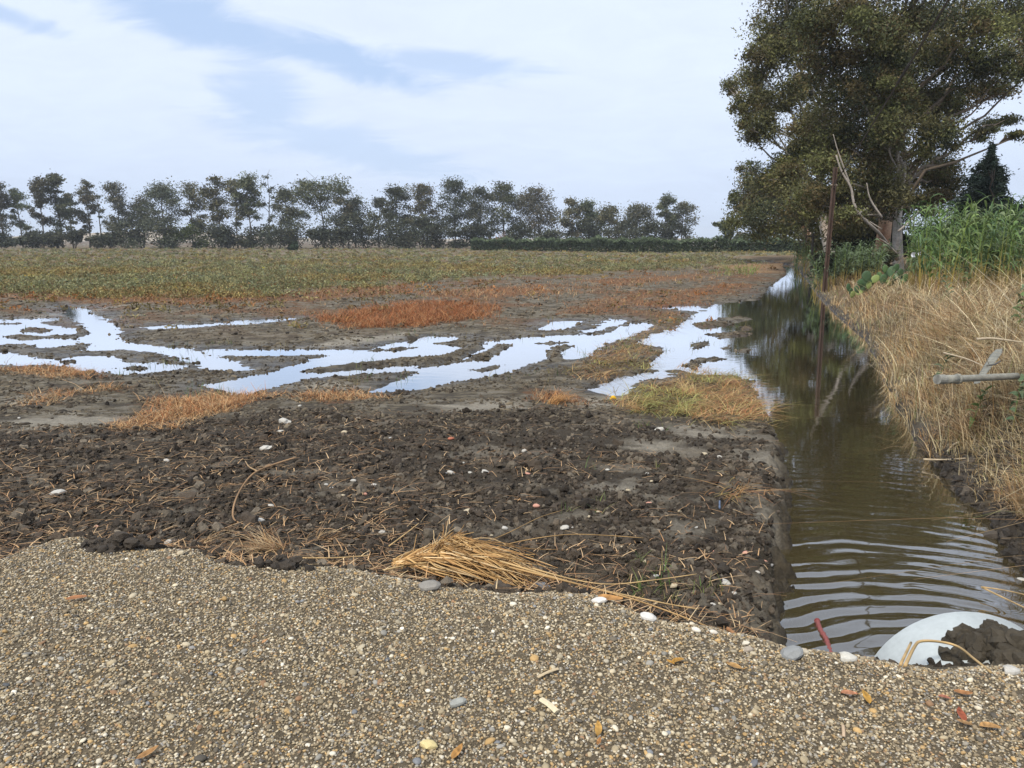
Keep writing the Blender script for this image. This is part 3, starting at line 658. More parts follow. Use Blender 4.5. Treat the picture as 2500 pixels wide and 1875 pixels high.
for i, (px, ty, w, bare, nc_, kind) in enumerate(TREES):
    r = np.random.default_rng(100 + i); Y = TYD + r.uniform(-9, 9); m = Y / FPX
    b = atY(px, 590, Y); b[2] = float(zat(b[0], b[1])[0]); H = atY(px, ty, Y)[2] - b[2]; Wd = w * m
    root = empty('field_tree', b); tag(root, TL[i], 'tree', 'trees in the line across the field')
    mb = MB(); lean = r.normal() * .03 * H; topp = b + [lean, 0, H * .96]
    tk = curve([b + [0, 0, -.2], b + [lean * .2 + r.normal() * .2, 0, H * .35], b + [lean * .6 + r.normal() * .25, 0, H * .7], topp], 5)
    v, f = tube(tk, np.linspace(.26 if kind in 'bud' else .2, .04, len(tk)), 5); bc = np.array([.075, .062, .05]); mb.add(v, f, bc)
    lob = []
    for k in range(nc_):
        t = bare + (1 - bare) * ((k + r.random()) / nc_) ** (.8 if kind != 'u' else .45)
        if kind == 'd': pr = 1.05 - .75 * t
        elif kind == 'u': pr = 1.0 if t > .6 else .5
        elif kind == 'b': pr = math.sin(min(1, (t - bare) / (1 - bare) * .8 + .18) * math.pi) * 1.0
        else: pr = .85 * math.sin(min(1, (t - bare) / (1 - bare) * .75 + .2) * math.pi)
        off = r.uniform(-1, 1) * pr * Wd * .5; offy = r.uniform(-1, 1) * pr * Wd * .35
        q = tk[np.argmin(np.abs(tk[:, 2] - b[2] - H * t))]; rad = Wd * (.22 if kind in 'bud' else .25) * r.uniform(.6, 1.4) * (.6 if kind == 't' else 1)
        c = np.array([q[0] + off, b[1] + offy, b[2] + H * t]); c[2] = min(c[2], b[2] + H - rad * .3); lob.append((c, rad, rad * (.62 if kind != 'd' else .5)))
        q0 = tk[np.argmin(np.abs(tk[:, 2] - (c[2] - abs(off) * .9)))]; limb(mb, q0, c, .085, .03, bc, .1, 4, r, 4)
        if kind in 'tu':
            for _ in range(3): limb(mb, c, c + r.normal(size=3) * rad * [1, 1, .6] + [0, 0, rad * (1.2 if kind == 't' else .4)], .05, .02, bc, .1, 4, r, 3)
    mb.build('trunk', M_bark, root, b)
    colr = np.array(FARC) * r.uniform(.65, 1.3) * np.array([r.uniform(.9, 1.15), 1, r.uniform(.85, 1.1)])
    v, f, c, _ = crown(lob, 360 if kind != 't' else 80, .46, .25, colr, 8, 300 + i, .3, .95, spread=.47)
    build('crown', v, f, M_far, c, root, b)
# undergrowth: one bush after another along the foot of the trees
BUSH = [(12,562,46),(60,572,40),(100,560,40),(140,566,36),(180,560,34),(232,578,26),(268,572,36),(305,552,50),(345,528,62),(392,538,60),(432,548,44),(478,542,52),(520,545,50),(556,556,36),(596,560,44),(640,545,56),(684,535,60),(726,532,60),(772,560,40),(810,532,60),(852,538,60),(896,522,64),(940,533,60),(985,540,56),(1030,535,60),(1075,548,54),(1120,545,56),(1165,552,54),(1215,556,56),(1262,560,50),(1350,556,60),(1405,560,50),(1455,556,56),(1520,556,60),(1590,562,50),(1645,572,44)]
BN = {0: 'left edge', 6: 'tan gap', 12: 'light green bush'}
r0_ = np.random.default_rng(5)
for i, (px, ty, w) in enumerate(BUSH):
    w *= 1.35; ty -= r0_.uniform(-6, 26) if px > 290 else 0
    r = np.random.default_rng(500 + i); Y = TYD - 8 + r.uniform(-5, 3); m = Y / FPX
    b = atY(px, 590, Y); b[2] = float(zat(b[0], b[1])[0]); H = atY(px, ty, Y)[2] - b[2]
    lob = [(b + [r.uniform(-.35, .35) * w * m, r.uniform(-.8, .8), H * r.uniform(.15, .86)], w * m * .27, H * .2) for _ in range(9)]
    green = i == 10 or i == 11
    colr = np.array([(.07, .095, .035), (.09, .11, .04)]) if green else np.array([(.050, .058, .040), (.068, .075, .048), (.042, .048, .034), (.08, .08, .05)]) * r.uniform(.75, 1.3)
    root = empty('field_bush', b)
    lab = ('light green bush standing out of the dark thicket under the tree line' if i == 10 else 'yellow-green bush right next to the light green one' if i == 11 else 'dark leafy bush in the thicket at the foot of the far tree line')
    tag(root, lab, 'bush', 'bushes under the far tree line' if not green else None)
    v, f, c, _ = crown(lob, 230, .5, .3, colr, 6, 600 + i, .1, .8, spread=.5); build('foliage', v, f, M_far, c, root, b)
    mb = MB()
    for k in range(4): limb(mb, b + [r.normal() * .2, 0, -.1], lob[k][0], .09, .03, (.06, .05, .04), .1, 4, r, 4)
    mb.build('stem', M_bark, root, b)
b = atY(1228, 597, 178); b[2] = .15; r = np.random.default_rng(9); root = empty('dead_bush', b); tag(root, 'rusty red dead bush rising above the cane hedge', 'bush'); mb = MB()
for k in range(26):
    limb(mb, b, b + [r.normal() * 1.1, r.normal() * .8, r.uniform(2.2, 4.2)], .1, .03, (.30, .15, .09), .05, 4, r, 4)
mb.build('branch', M_bark, root, b)
# cane hedge on the right half, and the low round bush at the field's far edge
a, bb = atY(1150, 600, 150), atY(1935, 612, 108); r = np.random.default_rng(12); n = 16000; tt = r.random(n); hh = 2.2 * (1 + .5 * fbm(tt * 26, tt * 0 + .5, 91, 4, .7))
u = r.random(n) ** .8; P = a + (bb - a) * tt[:, None]; P[:, 1] += r.uniform(-1, 1, n); P[:, 2] = .1 + u * hh
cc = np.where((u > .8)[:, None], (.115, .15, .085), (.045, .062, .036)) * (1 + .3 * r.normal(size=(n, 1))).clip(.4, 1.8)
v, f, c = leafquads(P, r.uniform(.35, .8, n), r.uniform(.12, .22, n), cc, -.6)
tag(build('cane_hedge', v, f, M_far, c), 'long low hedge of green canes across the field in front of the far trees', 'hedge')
b = atY(718, 600, 150); b[2] = .15; lob = [(b + [0, 0, .7], 1.2, .8), (b + [.5, 0, .5], .9, .6), (b + [-.6, 0, .5], .8, .6)]
v, f, c, _ = crown(lob, 260, .4, .22, [(.03, .05, .032), (.04, .06, .035)], 6, 77, 0)
tag(build('round_bush', v, f, M_far, c), 'small dark round bush standing alone at the far edge of the green field', 'bush')
# distant rise seen between the left trees
hx = np.linspace(-700, 300, 60); hv = []; 
for j, (yy, s) in enumerate(((900, 0), (1000, 1), (1150, 1.25), (1300, 0))): hv.append(np.c_[hx, np.full(60, yy), -1 + s * (3.5 + 3 * fbm(hx * .006, hx * 0 + j * .2, 95, 3) + 9 * np.exp(-((hx + 520) / 120) ** 2))])
hv = np.concatenate(hv); ii = np.arange(240).reshape(4, 60)
tag(build('hills', hv, np.stack([ii[:-1, :-1], ii[:-1, 1:], ii[1:, 1:], ii[1:, :-1]], -1).reshape(-1, 4), material('far_hill', .95), np.tile([.30, .24, .16], (240, 1)), smooth=True), 'low tan rise far behind the trees', 'hill', kind='structure')

# --- rusty leaning pole, its wire, and the two poles beyond
def pole(base, top, w, col, label, rails=True):
    root = empty('utility_pole', base); tag(root, label, 'pole')
    ax = top - base; L_ = np.linalg.norm(ax); ax = ax / L_; sx_ = np.cross(ax, [0, 1, 0]); sx_ /= np.linalg.norm(sx_); sy_ = np.cross(ax, sx_)
    def bar(cx, cy, hx_, hy_, l0, l1, nm, c):
        v = []
        for l in np.linspace(l0, l1, 9):
            for (i, j) in ((-1, -1), (1, -1), (1, 1), (-1, 1)): v.append(base + ax * l + sx_ * (cx + i * hx_) + sy_ * (cy + j * hy_))
        q = [(4 * k + j, 4 * k + (j + 1) % 4, 4 * k + 4 + (j + 1) % 4, 4 * k + 4 + j) for k in range(8) for j in range(4)] + [(0, 3, 2, 1), (32, 33, 34, 35)]
        v = np.array(v); c = np.array(c) * (1 + .3 * fbm(v[:, 2] * 2, v[:, 0] * 9, 17, 3))[:, None]
        return build(nm, v, np.array(q), M_steel, c, root, base)
    if rails:
        bar(-w * .42, 0, w * .12, w * .5, -.3, L_, 'flange', col); bar(w * .42, 0, w * .12, w * .5, -.3, L_, 'flange', col); bar(0, 0, w * .295, w * .1, -.3, L_ * .995, 'web', np.array(col) * .6)
        v, f = tube([base + ax * L_ * .86 + sx_ * -.12, base + ax * L_ * .86 + sx_ * .12], .03, 8); build('insulator', v, f, M_misc, np.tile([.32, .28, .22], (len(v), 1)), root, base)
        v, f = tube([base + ax * L_ * .84 - sy_ * .08, base + ax * L_ * .84 + sy_ * .08], .014, 6); build('bolt', v, f, M_steel, np.tile([.12, .08, .06], (len(v), 1)), root, base)
    else:
        v, f = tube(curve([base - ax * .3, base + ax * L_ * .5, top], 6), np.linspace(w * .5, w * .36, 13), 8); build('shaft', v, f, M_steel, np.tile(col, (len(v), 1)), root, base)
        v, f = tube([base + ax * L_ * .93 - sx_ * .3, base + ax * L_ * .93 + sx_ * .3], .03, 5); build('crossbar', v, f, M_steel, np.tile(col, (len(v), 1)), root, base)
    return root
pb = onland(2012, 714)[0]; PY = pb[1]
ptop = atY(2040, 408, PY + .15)
pole(pb, ptop, .125, (.07, .042, .03), 'rusty brown steel pole leaning beside the ditch, nearest of the line')
for (x, y0_, y1_, Y, w, c, lb) in ((1965, 560, 634, 58, .15, (.12, .075, .05), 'thin brown pole behind the leaning one, left of the black post'), (1981, 570, 660, 48, .2, (.03, .027, .025), 'black post standing between the leaning pole and the thin brown pole')):
    b = atY(x, y1_, Y); b[2] = float(zat(b[0], b[1])[0]); pole(b, atY(x + 4, y0_, Y), w, c, lb, False)
w0 = ptop + (pb - ptop) * .14; w1 = atY(2315, 0, 13.0); w2 = w1 + (w1 - w0) * .95; w2[2] += .15
wp = curve([w0, w0 + (w1 - w0) * .5 - [0, 0, .05], w1, w2], 14); v, f = tube(wp, .02, 5)
wr = empty('overhead_wire', w0); tag(wr, 'dark overhead wire slanting down across the big tree to the rusty pole', 'wire')
build('cable', v, f, M_wire, np.tile([.06, .05, .045], (len(v), 1)), wr, w0)
i1 = int(len(wp) * .52); v, f = tube(wp[i1:i1 + 3], .034, 6); build('clamp', v, f, M_wire, np.tile([.045, .04, .04], (len(v), 1)), wr, w0)

# --- culvert pipe with clay heap
def culvert():
    c0 = np.array([2.21, 3.42, -.045]); ax = np.array([-.05, -1, -.012]); ax /= np.linalg.norm(ax); Rr = .475; n = 56; ln_ = 1.5
    sx_ = np.cross(ax, [0, 0, 1]); sx_ /= np.linalg.norm(sx_); sz = np.cross(sx_, ax); sz *= np.sign(sz[2])
    root = empty('culvert_pipe', c0 - [0, 0, Rr]); tag(root, 'big pale grey culvert pipe end jutting from the gravel into the ditch', 'pipe')
    def ring(r_, l): th = np.linspace(0, 2 * np.pi, n, endpoint=False); return c0 + ax * l + r_ * (np.cos(th)[:, None] * sx_ + np.sin(th)[:, None] * sz)
    ls = [(Rr, ln_)] + [(Rr, l) for l in (1.1, .8, .62, .61, .605, .595, .3, .02)] + [(Rr - .006, .004), (Rr - .022, 0), (Rr - .03, .006), (Rr - .03, .3), (Rr - .03, ln_)]
    ls = [(r_ - (.004 if abs(l - .6) < .008 else 0), l) for r_, l in ls]
    v = np.concatenate([ring(r_, l) for r_, l in ls]); m = len(ls)
    q = np.array([(i * n + j, i * n + (j + 1) % n, (i + 1) * n + (j + 1) % n, (i + 1) * n + j) for i in range(m - 1) for j in range(n)])
    d = fbm(v[:, 0] * 9, v[:, 1] * 9, 33, 4); col = np.array([.43, .465, .465]) * (1 - .18 * np.clip(d, 0, 1)[:, None] - .25 * sst(.12, -.02, v[:, 2])[:, None])
    build('barrel', v[:n * 10], q[:n * 9], M_pipe, col[:n * 10], root, root.location, True)
    k0 = n * 9; build('rim', v[k0:], q[n * 9:] - k0, M_pipe, col[k0:] * .93, root, root.location, True)
    return c0, Rr
PC, PR = culvert()
def clods(name, centers, sizes, col, label=None, cat=None, mat=M_clod, sub=2, amp=.35, parent=None, loc=None, flat=1.0, seed=0):
    mb = MB(); r = np.random.default_rng(seed)
    for i, (c, s) in enumerate(zip(centers, sizes)):
        v, f = lump(sub, amp, seed * 50 + i, 1.8); d = fbm(v[:, 0] * 5 + i, v[:, 1] * 5 + v[:, 2] * 3, seed + i, 3)
        d2 = fbm(v[:, 0] * 9 + i, v[:, 1] * 9 + v[:, 2] * 7, seed + i + 40, 2); v = v * (1 + .42 * d + .22 * d2)[:, None]; mb.add(np.asarray(c) + v * s * np.array([1, 1, flat]), f, np.asarray(col) * r.uniform(.75, 1.25) * (1 + .3 * d[:, None]))
    o = mb.build(name, mat, parent, loc, False)
    if label: tag(o, label, cat)
    return o
r = np.random.default_rng(31); hc = atY(2165 * K, 1398 * K, 3.05); cs = []; ss = []
for k in range(260):
    d = (r.normal(size=3) * [.10, .13, .05]).clip(-.21, .21); z = PC[2] + math.sqrt(max(.01, (PR + .01) ** 2 - (hc[0] + d[0] - PC[0]) ** 2))
    p = np.array([hc[0] + d[0] + .02, 3.0 + d[1], z + max(0, .085 - .5 * np.hypot(d[0], d[1])) * r.random()]); cs.append(p); ss.append(1.25 * r.uniform(.010, .042) * (1.2 - 2 * np.hypot(d[0], d[1])).clip(.4, 1.2))
cs.append(np.array([hc[0] + .03, 3.0, PC[2] + PR - .03])); ss.append(.10)
clods('clay_heap', cs, ss, (.052, .043, .030), 'heap of dark clay lumped on top of the pale culvert pipe', 'clay heap', sub=1, amp=.4, seed=3)

# ------------------------------------------------------------------ loose ground: gravel, clods, straw
PEB = [(.31, .25, .155), (.20, .155, .095), (.43, .365, .25), (.25, .235, .20), (.12, .10, .07), (.38, .245, .10), (.54, .48, .36), (.17, .175, .18), (.23, .135, .07), (.075, .065, .05), (.62, .57, .46)]
PW = [21, 20, 13, 9, 13, 9, 5, 5, 5, 7, 3]
def gravel_pts(n):
    y = rng.uniform(1.5, 4.3, n); x = rng.uniform(-1, 1, n) * (.84 * (y + .35) + .7); t = road_t(x, y)
    k = t < .16
    k &= rng.random(n) < np.interp(y, [1.5, 2, 4], [.9, .95, 1])
    return x[k], y[k]
x, y = gravel_pts(228000); n = len(x); s = np.exp(rng.normal(-5.52, .28, n)); z = land(x, y)
sc_ = np.stack([s * rng.uniform(.9, 1.6, n), s * rng.uniform(.75, 1.1, n), s * rng.uniform(.45, .8, n)], 1)
small = [lump(0, .25, 900 + i) for i in range(8)]
v, f, c = scatter(small, np.c_[x, y, z + s * rng.uniform(-.1, .7, n)], rotm(n, .7), sc_, pal(n, PEB, PW, .16) * .84 + .2 * np.array([.37, .285, .165]))
x, y = gravel_pts(3500); n = len(x); s = np.exp(rng.normal(-4.8, .25, n)).clip(0, .016); z = land(x, y)
sc_ = np.stack([s * rng.uniform(.9, 1.5, n), s * rng.uniform(.75, 1.1, n), s * rng.uniform(.45, .75, n)], 1)
v2, f2, c2 = scatter([lump(1, .22, 950 + i) for i in range(10)], np.c_[x, y, z + s * rng.uniform(.1, .5, n)], rotm(n, .45), sc_, pal(n, PEB, PW, .18))
tag(build('gravel', np.concatenate([v, v2]), np.concatenate([f, f2 + len(v)]), M_stone, np.concatenate([c, c2]), smooth=True), 'mixed small pebbles covering the road shoulder', 'gravel', kind='stuff')

# dark clods, from crumbs to fist-size
def soil_pts(n, a, b, p=1.7):
    x, y = screen_pts(n, a, b, .80, p); z, A = land(x, y, full=True)
    return x, y, z, A
x, y, z, A = soil_pts(125000, 3.0, 14)
thin = maxsdf(PALE, x, y, 1.0)
cl_n = fbm(x * 1.6, y * 1.6, 131, 3)
k = (A['t'] > .10) & (z > .02) & (rng.random(len(x)) < (.10 + .95 * A['dk']) * (1 - .9 * sst(-.12, .12, thin)) * (.65 + 1.2 * cl_n).clip(.2, 1) * (1 - .7 * sst(.04, .26, fbm(x * 1.1, y * 1.5, 331, 4, .6) + .12 * sst(-1.0, 1.2, x - .1 * y) - .10))) & (A['s'] < .1) & (A['ds'] < -.05)
x, y, z = x[k], y[k], z[k]; n = len(x); s = np.exp(rng.normal(-4.55, .5, n)).clip(.004, .045) * np.interp(y, [4, 8, 14], [.95, 1.15, 1.5])
sc_ = s[:, None] * rng.uniform(.6, 1.4, (n, 3)); sc_[:, 2] *= .8
cc = pal(n, [(.056, .043, .031), (.076, .060, .043), (.038, .030, .022), (.13, .108, .08)], [5, 4, 4, 1.8], .25)
big_ = s > .0155
v, f, c = scatter([lump(0, .75, 980 + i, 2.6) for i in range(14)], np.c_[x, y, z + s * .2][~big_], rotm((~big_).sum()), sc_[~big_], cc[~big_])
v2, f2, c2 = scatter([lump(1, .8, 990 + i, 2.6) for i in range(14)], np.c_[x, y, z + s * .2][big_], rotm(big_.sum()), sc_[big_], cc[big_])
yb = rng.uniform(2.9, 8, 4200); o_ = np.argsort(Rw[:, 1]); sb = rng.uniform(-.12, .75, 4200); xb = np.interp(yb, Rw[o_, 1], Rw[o_, 0]) + sb / .9; zb = land(xb, yb); kb = (zb > -.03) & (road_t(xb, yb) > .15); xb, yb, zb = xb[kb], yb[kb], zb[kb]; nb = len(xb); s_b = np.exp(rng.normal(-4.0, .45, nb))
v4, f4, c4 = scatter([lump(1, .8, 1040 + i, 2.6) for i in range(8)], np.c_[xb, yb, zb], rotm(nb), s_b[:, None] * rng.uniform(.6, 1.4, (nb, 3)), pal(nb, [(.055, .045, .035), (.075, .062, .048), (.04, .034, .028)], None, .2))
# crumbs of mud on the wet flats and along the pools
x, y = screen_pts(120000, 8, 42, .78, 1.9); z, A = land(x, y, full=True)
k = (z > -.02) & (A['ds'] < -.1) & (A['s'] < 0) & (rng.random(len(x)) < (.5 + 1.3 * A['n1'] + 1.0 * sst(-.15, .1, A['isl']) + .6 * sst(-.35, -.05, A['ps']) * (A['ps'] < .02)).clip(0, 1)) & (fbm(x * .5, y * 1.1, 141, 2) > -.22)
x, y, z = x[k], y[k], z[k]; n = len(x); s = np.exp(rng.normal(-4.05, .5, n)) * np.interp(y, [9, 30], [.7, 1.4])
sc_ = s[:, None] * rng.uniform(.6, 1.5, (n, 3)); sc_[:, 2] *= .6
v3, f3, c3 = scatter([lump(0, .4, 1010 + i, 1.6) for i in range(8)], np.c_[x, y, z], rotm(n, .6), sc_, pal(n, [(.060, .047, .031), (.085, .067, .044), (.045, .036, .026), (.13, .105, .07)], None, .2))
tag(build('soil_clods', np.concatenate([v, v2, v3, v4]), np.concatenate([f, f2 + len(v), f3 + len(v) + len(v2), f4 + len(v) + len(v2) + len(v3)]), M_clod, np.concatenate([c, c2, c3, c4])), 'dark crumbly clods of ploughed clay strewn over the near field', 'soil clods', kind='stuff')

STRAWC = [(.45, .30, .15), (.34, .20, .09), (.56, .42, .24), (.24, .13, .06), (.30, .19, .10)]
def lying(n_, a, b, mask, ln, w, cols, p=1.7, up=.006):
    x, y = screen_pts(n_, a, b, .8, p); z, A = land(x, y, full=True); k = mask(x, y, z, A); x, y, z = x[k], y[k], z[k]; n = len(x)
    l = ln * rng.lognormal(0, .45, n); l = np.minimum(l, ln * 1.9); h = np.full(n, .02) * rng.uniform(.5, 2, n)
    return blades(np.c_[x, y, z + up + rng.uniform(0, .02, n)], h, w * rng.uniform(.6, 1.4, n), rng.uniform(0, 2 * np.pi, n), l / h, rng.uniform(.4, 1.7, n), pal(n, cols, None, .25), 3, .5)
lit = lambda x, y, z, A: (A['t'] > .12) & (A['dk'] > .3) & (z > .01) & (A['ds'] < -.1) & (A['s'] < 0) & (rng.random(len(x)) < np.clip(.22 + 1.1 * fbm(x * .8, y * 1.3, 151, 3) + .5 * sst(.5, -2.5, x), 0, 1))
v, f, c = lying(19000, 3.4, 11.5, lit, .11, .0065, [(.42, .26, .13), (.30, .17, .08), (.52, .36, .20), (.18, .105, .06)])
edge_ = lambda x, y, z, A: (A['t'] > .1) & (A['t'] < .9) & (A['ds'] < -.1) & (A['s'] < 0) & (rng.random(len(x)) < .6)
v2, f2, c2 = lying(4200, 3.2, 5.5, edge_, .13, .006, STRAWC)
tag(build('straw_litter', np.concatenate([v, v2]), np.concatenate([f, f2 + len(v)]), M_straw, np.concatenate([c, c2])), 'bits of dry straw scattered over the dark clods', 'straw litter', kind='stuff')

# rusty dead glasswort
def uprights(n_, a, b, mask, h, w, cols, p=1.6, lean=.5, per=1, tip=None, seg=2):
    x, y = screen_pts(n_, a, b, .8, p); z, A = land(x, y, full=True); k = mask(x, y, z, A); x, y, z = x[k], y[k], z[k]
    col = pal(len(x), cols, None, .2)
    x = np.repeat(x, per); y = np.repeat(y, per); z = np.repeat(z, per); col = np.repeat(col, per, 0); n = len(x)
    if per > 1: x = x + rng.normal(size=n) * h * .25; y = y + rng.normal(size=n) * h * .25
    hh = h * rng.lognormal(0, .35, n) * np.interp(y, [6, 40], [.85, 1.3])
    return blades(np.c_[x, y, z - .01], hh, w * np.interp(y, [5, 14, 40, 120], [.8, 1, 1.7, 4]) * rng.uniform(.6, 1.4, n), rng.uniform(0, 2 * np.pi, n), rng.uniform(.1, 1, n) * lean * 2, rng.uniform(0, .8, n), col * rng.uniform(.75, 1.25, (n, 1)), seg, .3)
om = lambda lo, hi, pr: (lambda x, y, z, A: (z > -.02) & (rng.random(len(x)) < pr * sst(lo, hi, maxsdf(ORANGE, x, y) - .1 + .9 * fbm(x * .3, y * .6, 321, 3) * (y > 14) + .32 * A['n1'] + .5 * fbm(x * 1.3, y * 1.3, 161, 3))))
RUST = [(.36, .165, .068), (.29, .115, .045), (.42, .24, .11), (.20, .085, .036), (.42, .29, .15)]
v, f, c = uprights(60000, 7, 60, om(-.15, .35, .95), .09, .008, RUST, 1.7, .9, 4)
vr, fr_, cr = uprights(60000, 15, 30, lambda x, y, z, A: (z > 0) & (rng.random(len(x)) < .95 * sst(-.25, .5, sdf(ORANGE[0], x, y) + .5 * A['n1'] + .6 * fbm(x * .8, y * 1.1, 167, 3))), .13, .009, [(.33, .13, .05), (.27, .095, .036), (.39, .19, .08), (.20, .075, .03)], 1.7, .9, 4)
c = np.concatenate([c, cr]); f = np.concatenate([f, fr_ + len(v)]); v = np.concatenate([v, vr])
FARRUST = lambda x, y, z, A: (z > .02) & (A['s'] < 0) & (A['ds'] < -.3) & (y > 18) & (rng.random(len(x)) < .04 + .9 * sst(.0, .3, fbm(x * .33, y * .33, 171, 4) - .25 * sst(-1, -4, sdf(FIELD, x, y, 6))) * sst(16, 24, y))
v2, f2, c2 = uprights(48000, 15, 80, FARRUST, .10, .009, RUST + [(.30, .22, .11), (.17, .15, .07)], 1.9, .8, 3)
PATH = pud([(880,640),(1100,618),(1300,600),(1500,588),(1690,572),(1700,580),(1640,600),(1560,612),(1450,622),(1300,640),(1200,655),(1000,650)])
v3, f3, c3 = uprights(30000, 18, 90, lambda x, y, z, A: (z > 0) & (rng.random(len(x)) < .8 * sst(-.5, 1, sdf(PATH, x, y) + 1.4 * A['n1'])) & (A['s'] < -.5), .10, .012, [(.42, .26, .13), (.36, .19, .09), (.48, .34, .19), (.28, .13, .06)], 1.9, .7, 2)
v4, f4, c4 = uprights(14000, 30, 75, lambda x, y, z, A: sdf(pud([(1525,592),(1580,580),(1645,581),(1635,598),(1560,602)]), x, y) + .8 * A['n1'] > 0, .22, .012, [(.13, .22, .05), (.18, .25, .07), (.20, .21, .08)], 1.6, .5, 3)
c3 = np.concatenate([c3, c4]); f3 = np.concatenate([f3, f4 + len(v3)]); v3 = np.concatenate([v3, v4])
V = [v, v2, v3]; F = [f, f2 + len(v), f3 + len(v) + len(v2)]
tag(build('glasswort', np.concatenate(V), np.concatenate(F), M_straw, np.concatenate([c, c2, c3])), 'low rust-red dead glasswort and weeds growing in patches on the mud', 'ground cover', kind='stuff')

TANP = [pud(p_) for p_ in ([(300,920),(330,880),(420,862),(560,842),(610,850),(560,885),(500,910),(440,935),(360,955),(270,965),(240,950)],[(90,864),(250,844),(260,856),(150,872),(100,892),(40,896)],[(620,880),(760,852),(860,868),(700,895)],[(0,800),(140,795),(250,808),(120,826),(0,816)])]
v, f, c = uprights(70000, 7.5, 16, lambda x, y, z, A: (rng.random(len(x)) < .95 * sst(-.1, .3, maxsdf(TANP, x, y) + .35 * A['n1'] + .45 * fbm(x * 1.2, y * 1.6, 163, 3))), .065, .007, [(.50, .28, .12), (.40, .19, .075), (.58, .38, .19), (.30, .14, .055), (.46, .33, .18)], 1.7, 1.4, 3)
tag(build('dry_stubble', v, f, M_straw, c), 'short orange-tan dry stubble in patches at the left edge of the dark soil', 'stubble', kind='stuff')
# matted hay and rushes left of the ditch
hm = lambda pr, n: (lambda x, y, z, A: (z > -.03) & (A['ds'] < -.08) & (rng.random(len(x)) < pr * sst(-.15, .25, maxsdf(HAY, x, y) + .2 * A['n2'] + .35 * fbm(x * 1.2, y * 1.2, 181 + n, 2))))
HAYC = [(.42, .26, .11), (.30, .17, .065), (.50, .36, .17), (.26, .21, .07), (.20, .11, .05), (.34, .15, .065)]
x, y = screen_pts(100000, 5.5, 22, .6, 1.7); z, A = land(x, y, full=True); k = hm(1, 0)(x, y, z, A); x, y, z = x[k], y[k], z[k]; n = len(x)
bump = .11 * sst(-.1, .5, fbm(x * 1.1, y * 1.1, 187, 3)); wh = fbm(x * 1.4, y * 1.4, 191, 2) * 5
v, f, c = blades(np.c_[x, y, z + rng.random(n) * bump], rng.uniform(.05, .20, n), rng.uniform(.006, .011, n), wh + rng.normal(size=n) * .8, rng.uniform(.6, 4, n), rng.uniform(.5, 1.6, n), pal(n, HAYC, None, .22) * np.where((fbm(x * .8, y * .8, 193, 2) > .12)[:, None], [.8, 1.1, .85], [1, 1, 1]), 4, .3)
tag(build('matted_hay', v, f, M_straw, c), 'matted tan hay and trampled rushes along the ditch edge', 'hay', kind='stuff')
# green sprouts in and beside the shallow water
spr = lambda x, y, z, A: (A['ds'] < -.02) & (y > 7.5) & (A['s'] < -.2) & (np.abs(z) < .05) & (rng.random(len(x)) < .9 * sst(.12, .4, fbm(x * .55, y * .55, 201, 3) + .25 * sst(0, 1, sdf(PUDDLES[7], x, y)) + .3 * sst(.2, -.2, np.hypot(x - 1.8, (y - 15) * .4) - 1)))
v, f, c = uprights(9000, 7, 30, spr, .12, .008, [(.09, .15, .04), (.16, .17, .06), (.06, .11, .04), (.24, .20, .08)], 1.7, .35, 3)
x, y, z, A = soil_pts(3000, 3.5, 10); k = (A['dk'] > .4) & (A['ds'] < -.1) & (A['t'] > .2) & (fbm(x * .9, y * .9, 211, 3) > .36) & (x > -1); x, y, z = [np.repeat(q[k], 6) for q in (x, y, z)]; n = len(x)
v2, f2, c2 = blades(np.c_[x + rng.normal(size=n) * .03, y + rng.normal(size=n) * .03, z], rng.uniform(.04, .12, n), rng.uniform(.004, .008, n), rng.uniform(0, 6.28, n), rng.uniform(.3, 1.2, n), rng.uniform(0, .6, n), pal(n, [(.10, .16, .045), (.20, .19, .08), (.14, .17, .05)], None, .2), 3)
tag(build('green_sprouts', np.concatenate([v, v2]), np.concatenate([f, f2 + len(v)]), M_leaf, np.concatenate([c, c2])), 'thin green sprouts standing in the shallow pools', 'sprouts', kind='stuff')

# grey-green saltbush covering the field beyond the mud
def bushes(n_, a, b, mask, rad, q, ql, cols, p):
    x, y = screen_pts(n_, a, b, .82, p); z, A = land(x, y, full=True); k = mask(x, y, z, A); x, y, z = x[k], y[k], z[k]; n = len(x)
    R_ = rad * rng.uniform(.6, 1.5, n); big = fbm(x * .09, y * .09, 221, 3)
    col = pal(n, cols, None, .2) * np.where((big > .08)[:, None], [1.12, 1.0, .85], [.95, 1.0, 1.0]); m = n * q
    th = rng.uniform(0, 2 * np.pi, m); rr = np.sqrt(rng.random(m)); zz = rng.random(m); Rr = np.repeat(R_, q)
    P = np.c_[np.repeat(x, q) + np.cos(th) * rr * Rr, np.repeat(y, q) + np.sin(th) * rr * Rr, np.repeat(z, q) + zz * (1.0 - .55 * rr) * Rr * 1.05]
    cc = np.repeat(col, q, 0) * (rng.uniform(.7, 1.3, (m, 1)))
    s_ = ql * np.interp(P[:, 1], [30, 160], [1, 2.6])
    return leafquads(P, s_ * rng.uniform(.6, 1.4, m), s_ * .45, cc, -.7)
SALT = [(.20, .19, .085), (.24, .225, .11), (.16, .16, .08), (.25, .215, .10), (.19, .14, .07), (.21, .215, .13)]
fm = lambda x, y, z, A: ((A['s'] < -1) | (y > 86)) & (sdf(FIELD, x, y, 6) + 2.0 * A['n1'] + 2.5 * fbm(x * .2, y * .2, 231, 2) > .2) & (y < 172)
v, f, c = bushes(21000, 24, 172, fm, .30, 22, .11, SALT, 2.0)
spm = lambda x, y, z, A: (A['s'] < -1) & (z > .03) & (A['ds'] < -.5) & (sdf(FIELD, x, y, 6) + 2.0 * A['n1'] > -5.5) & (rng.random(len(x)) < .35)
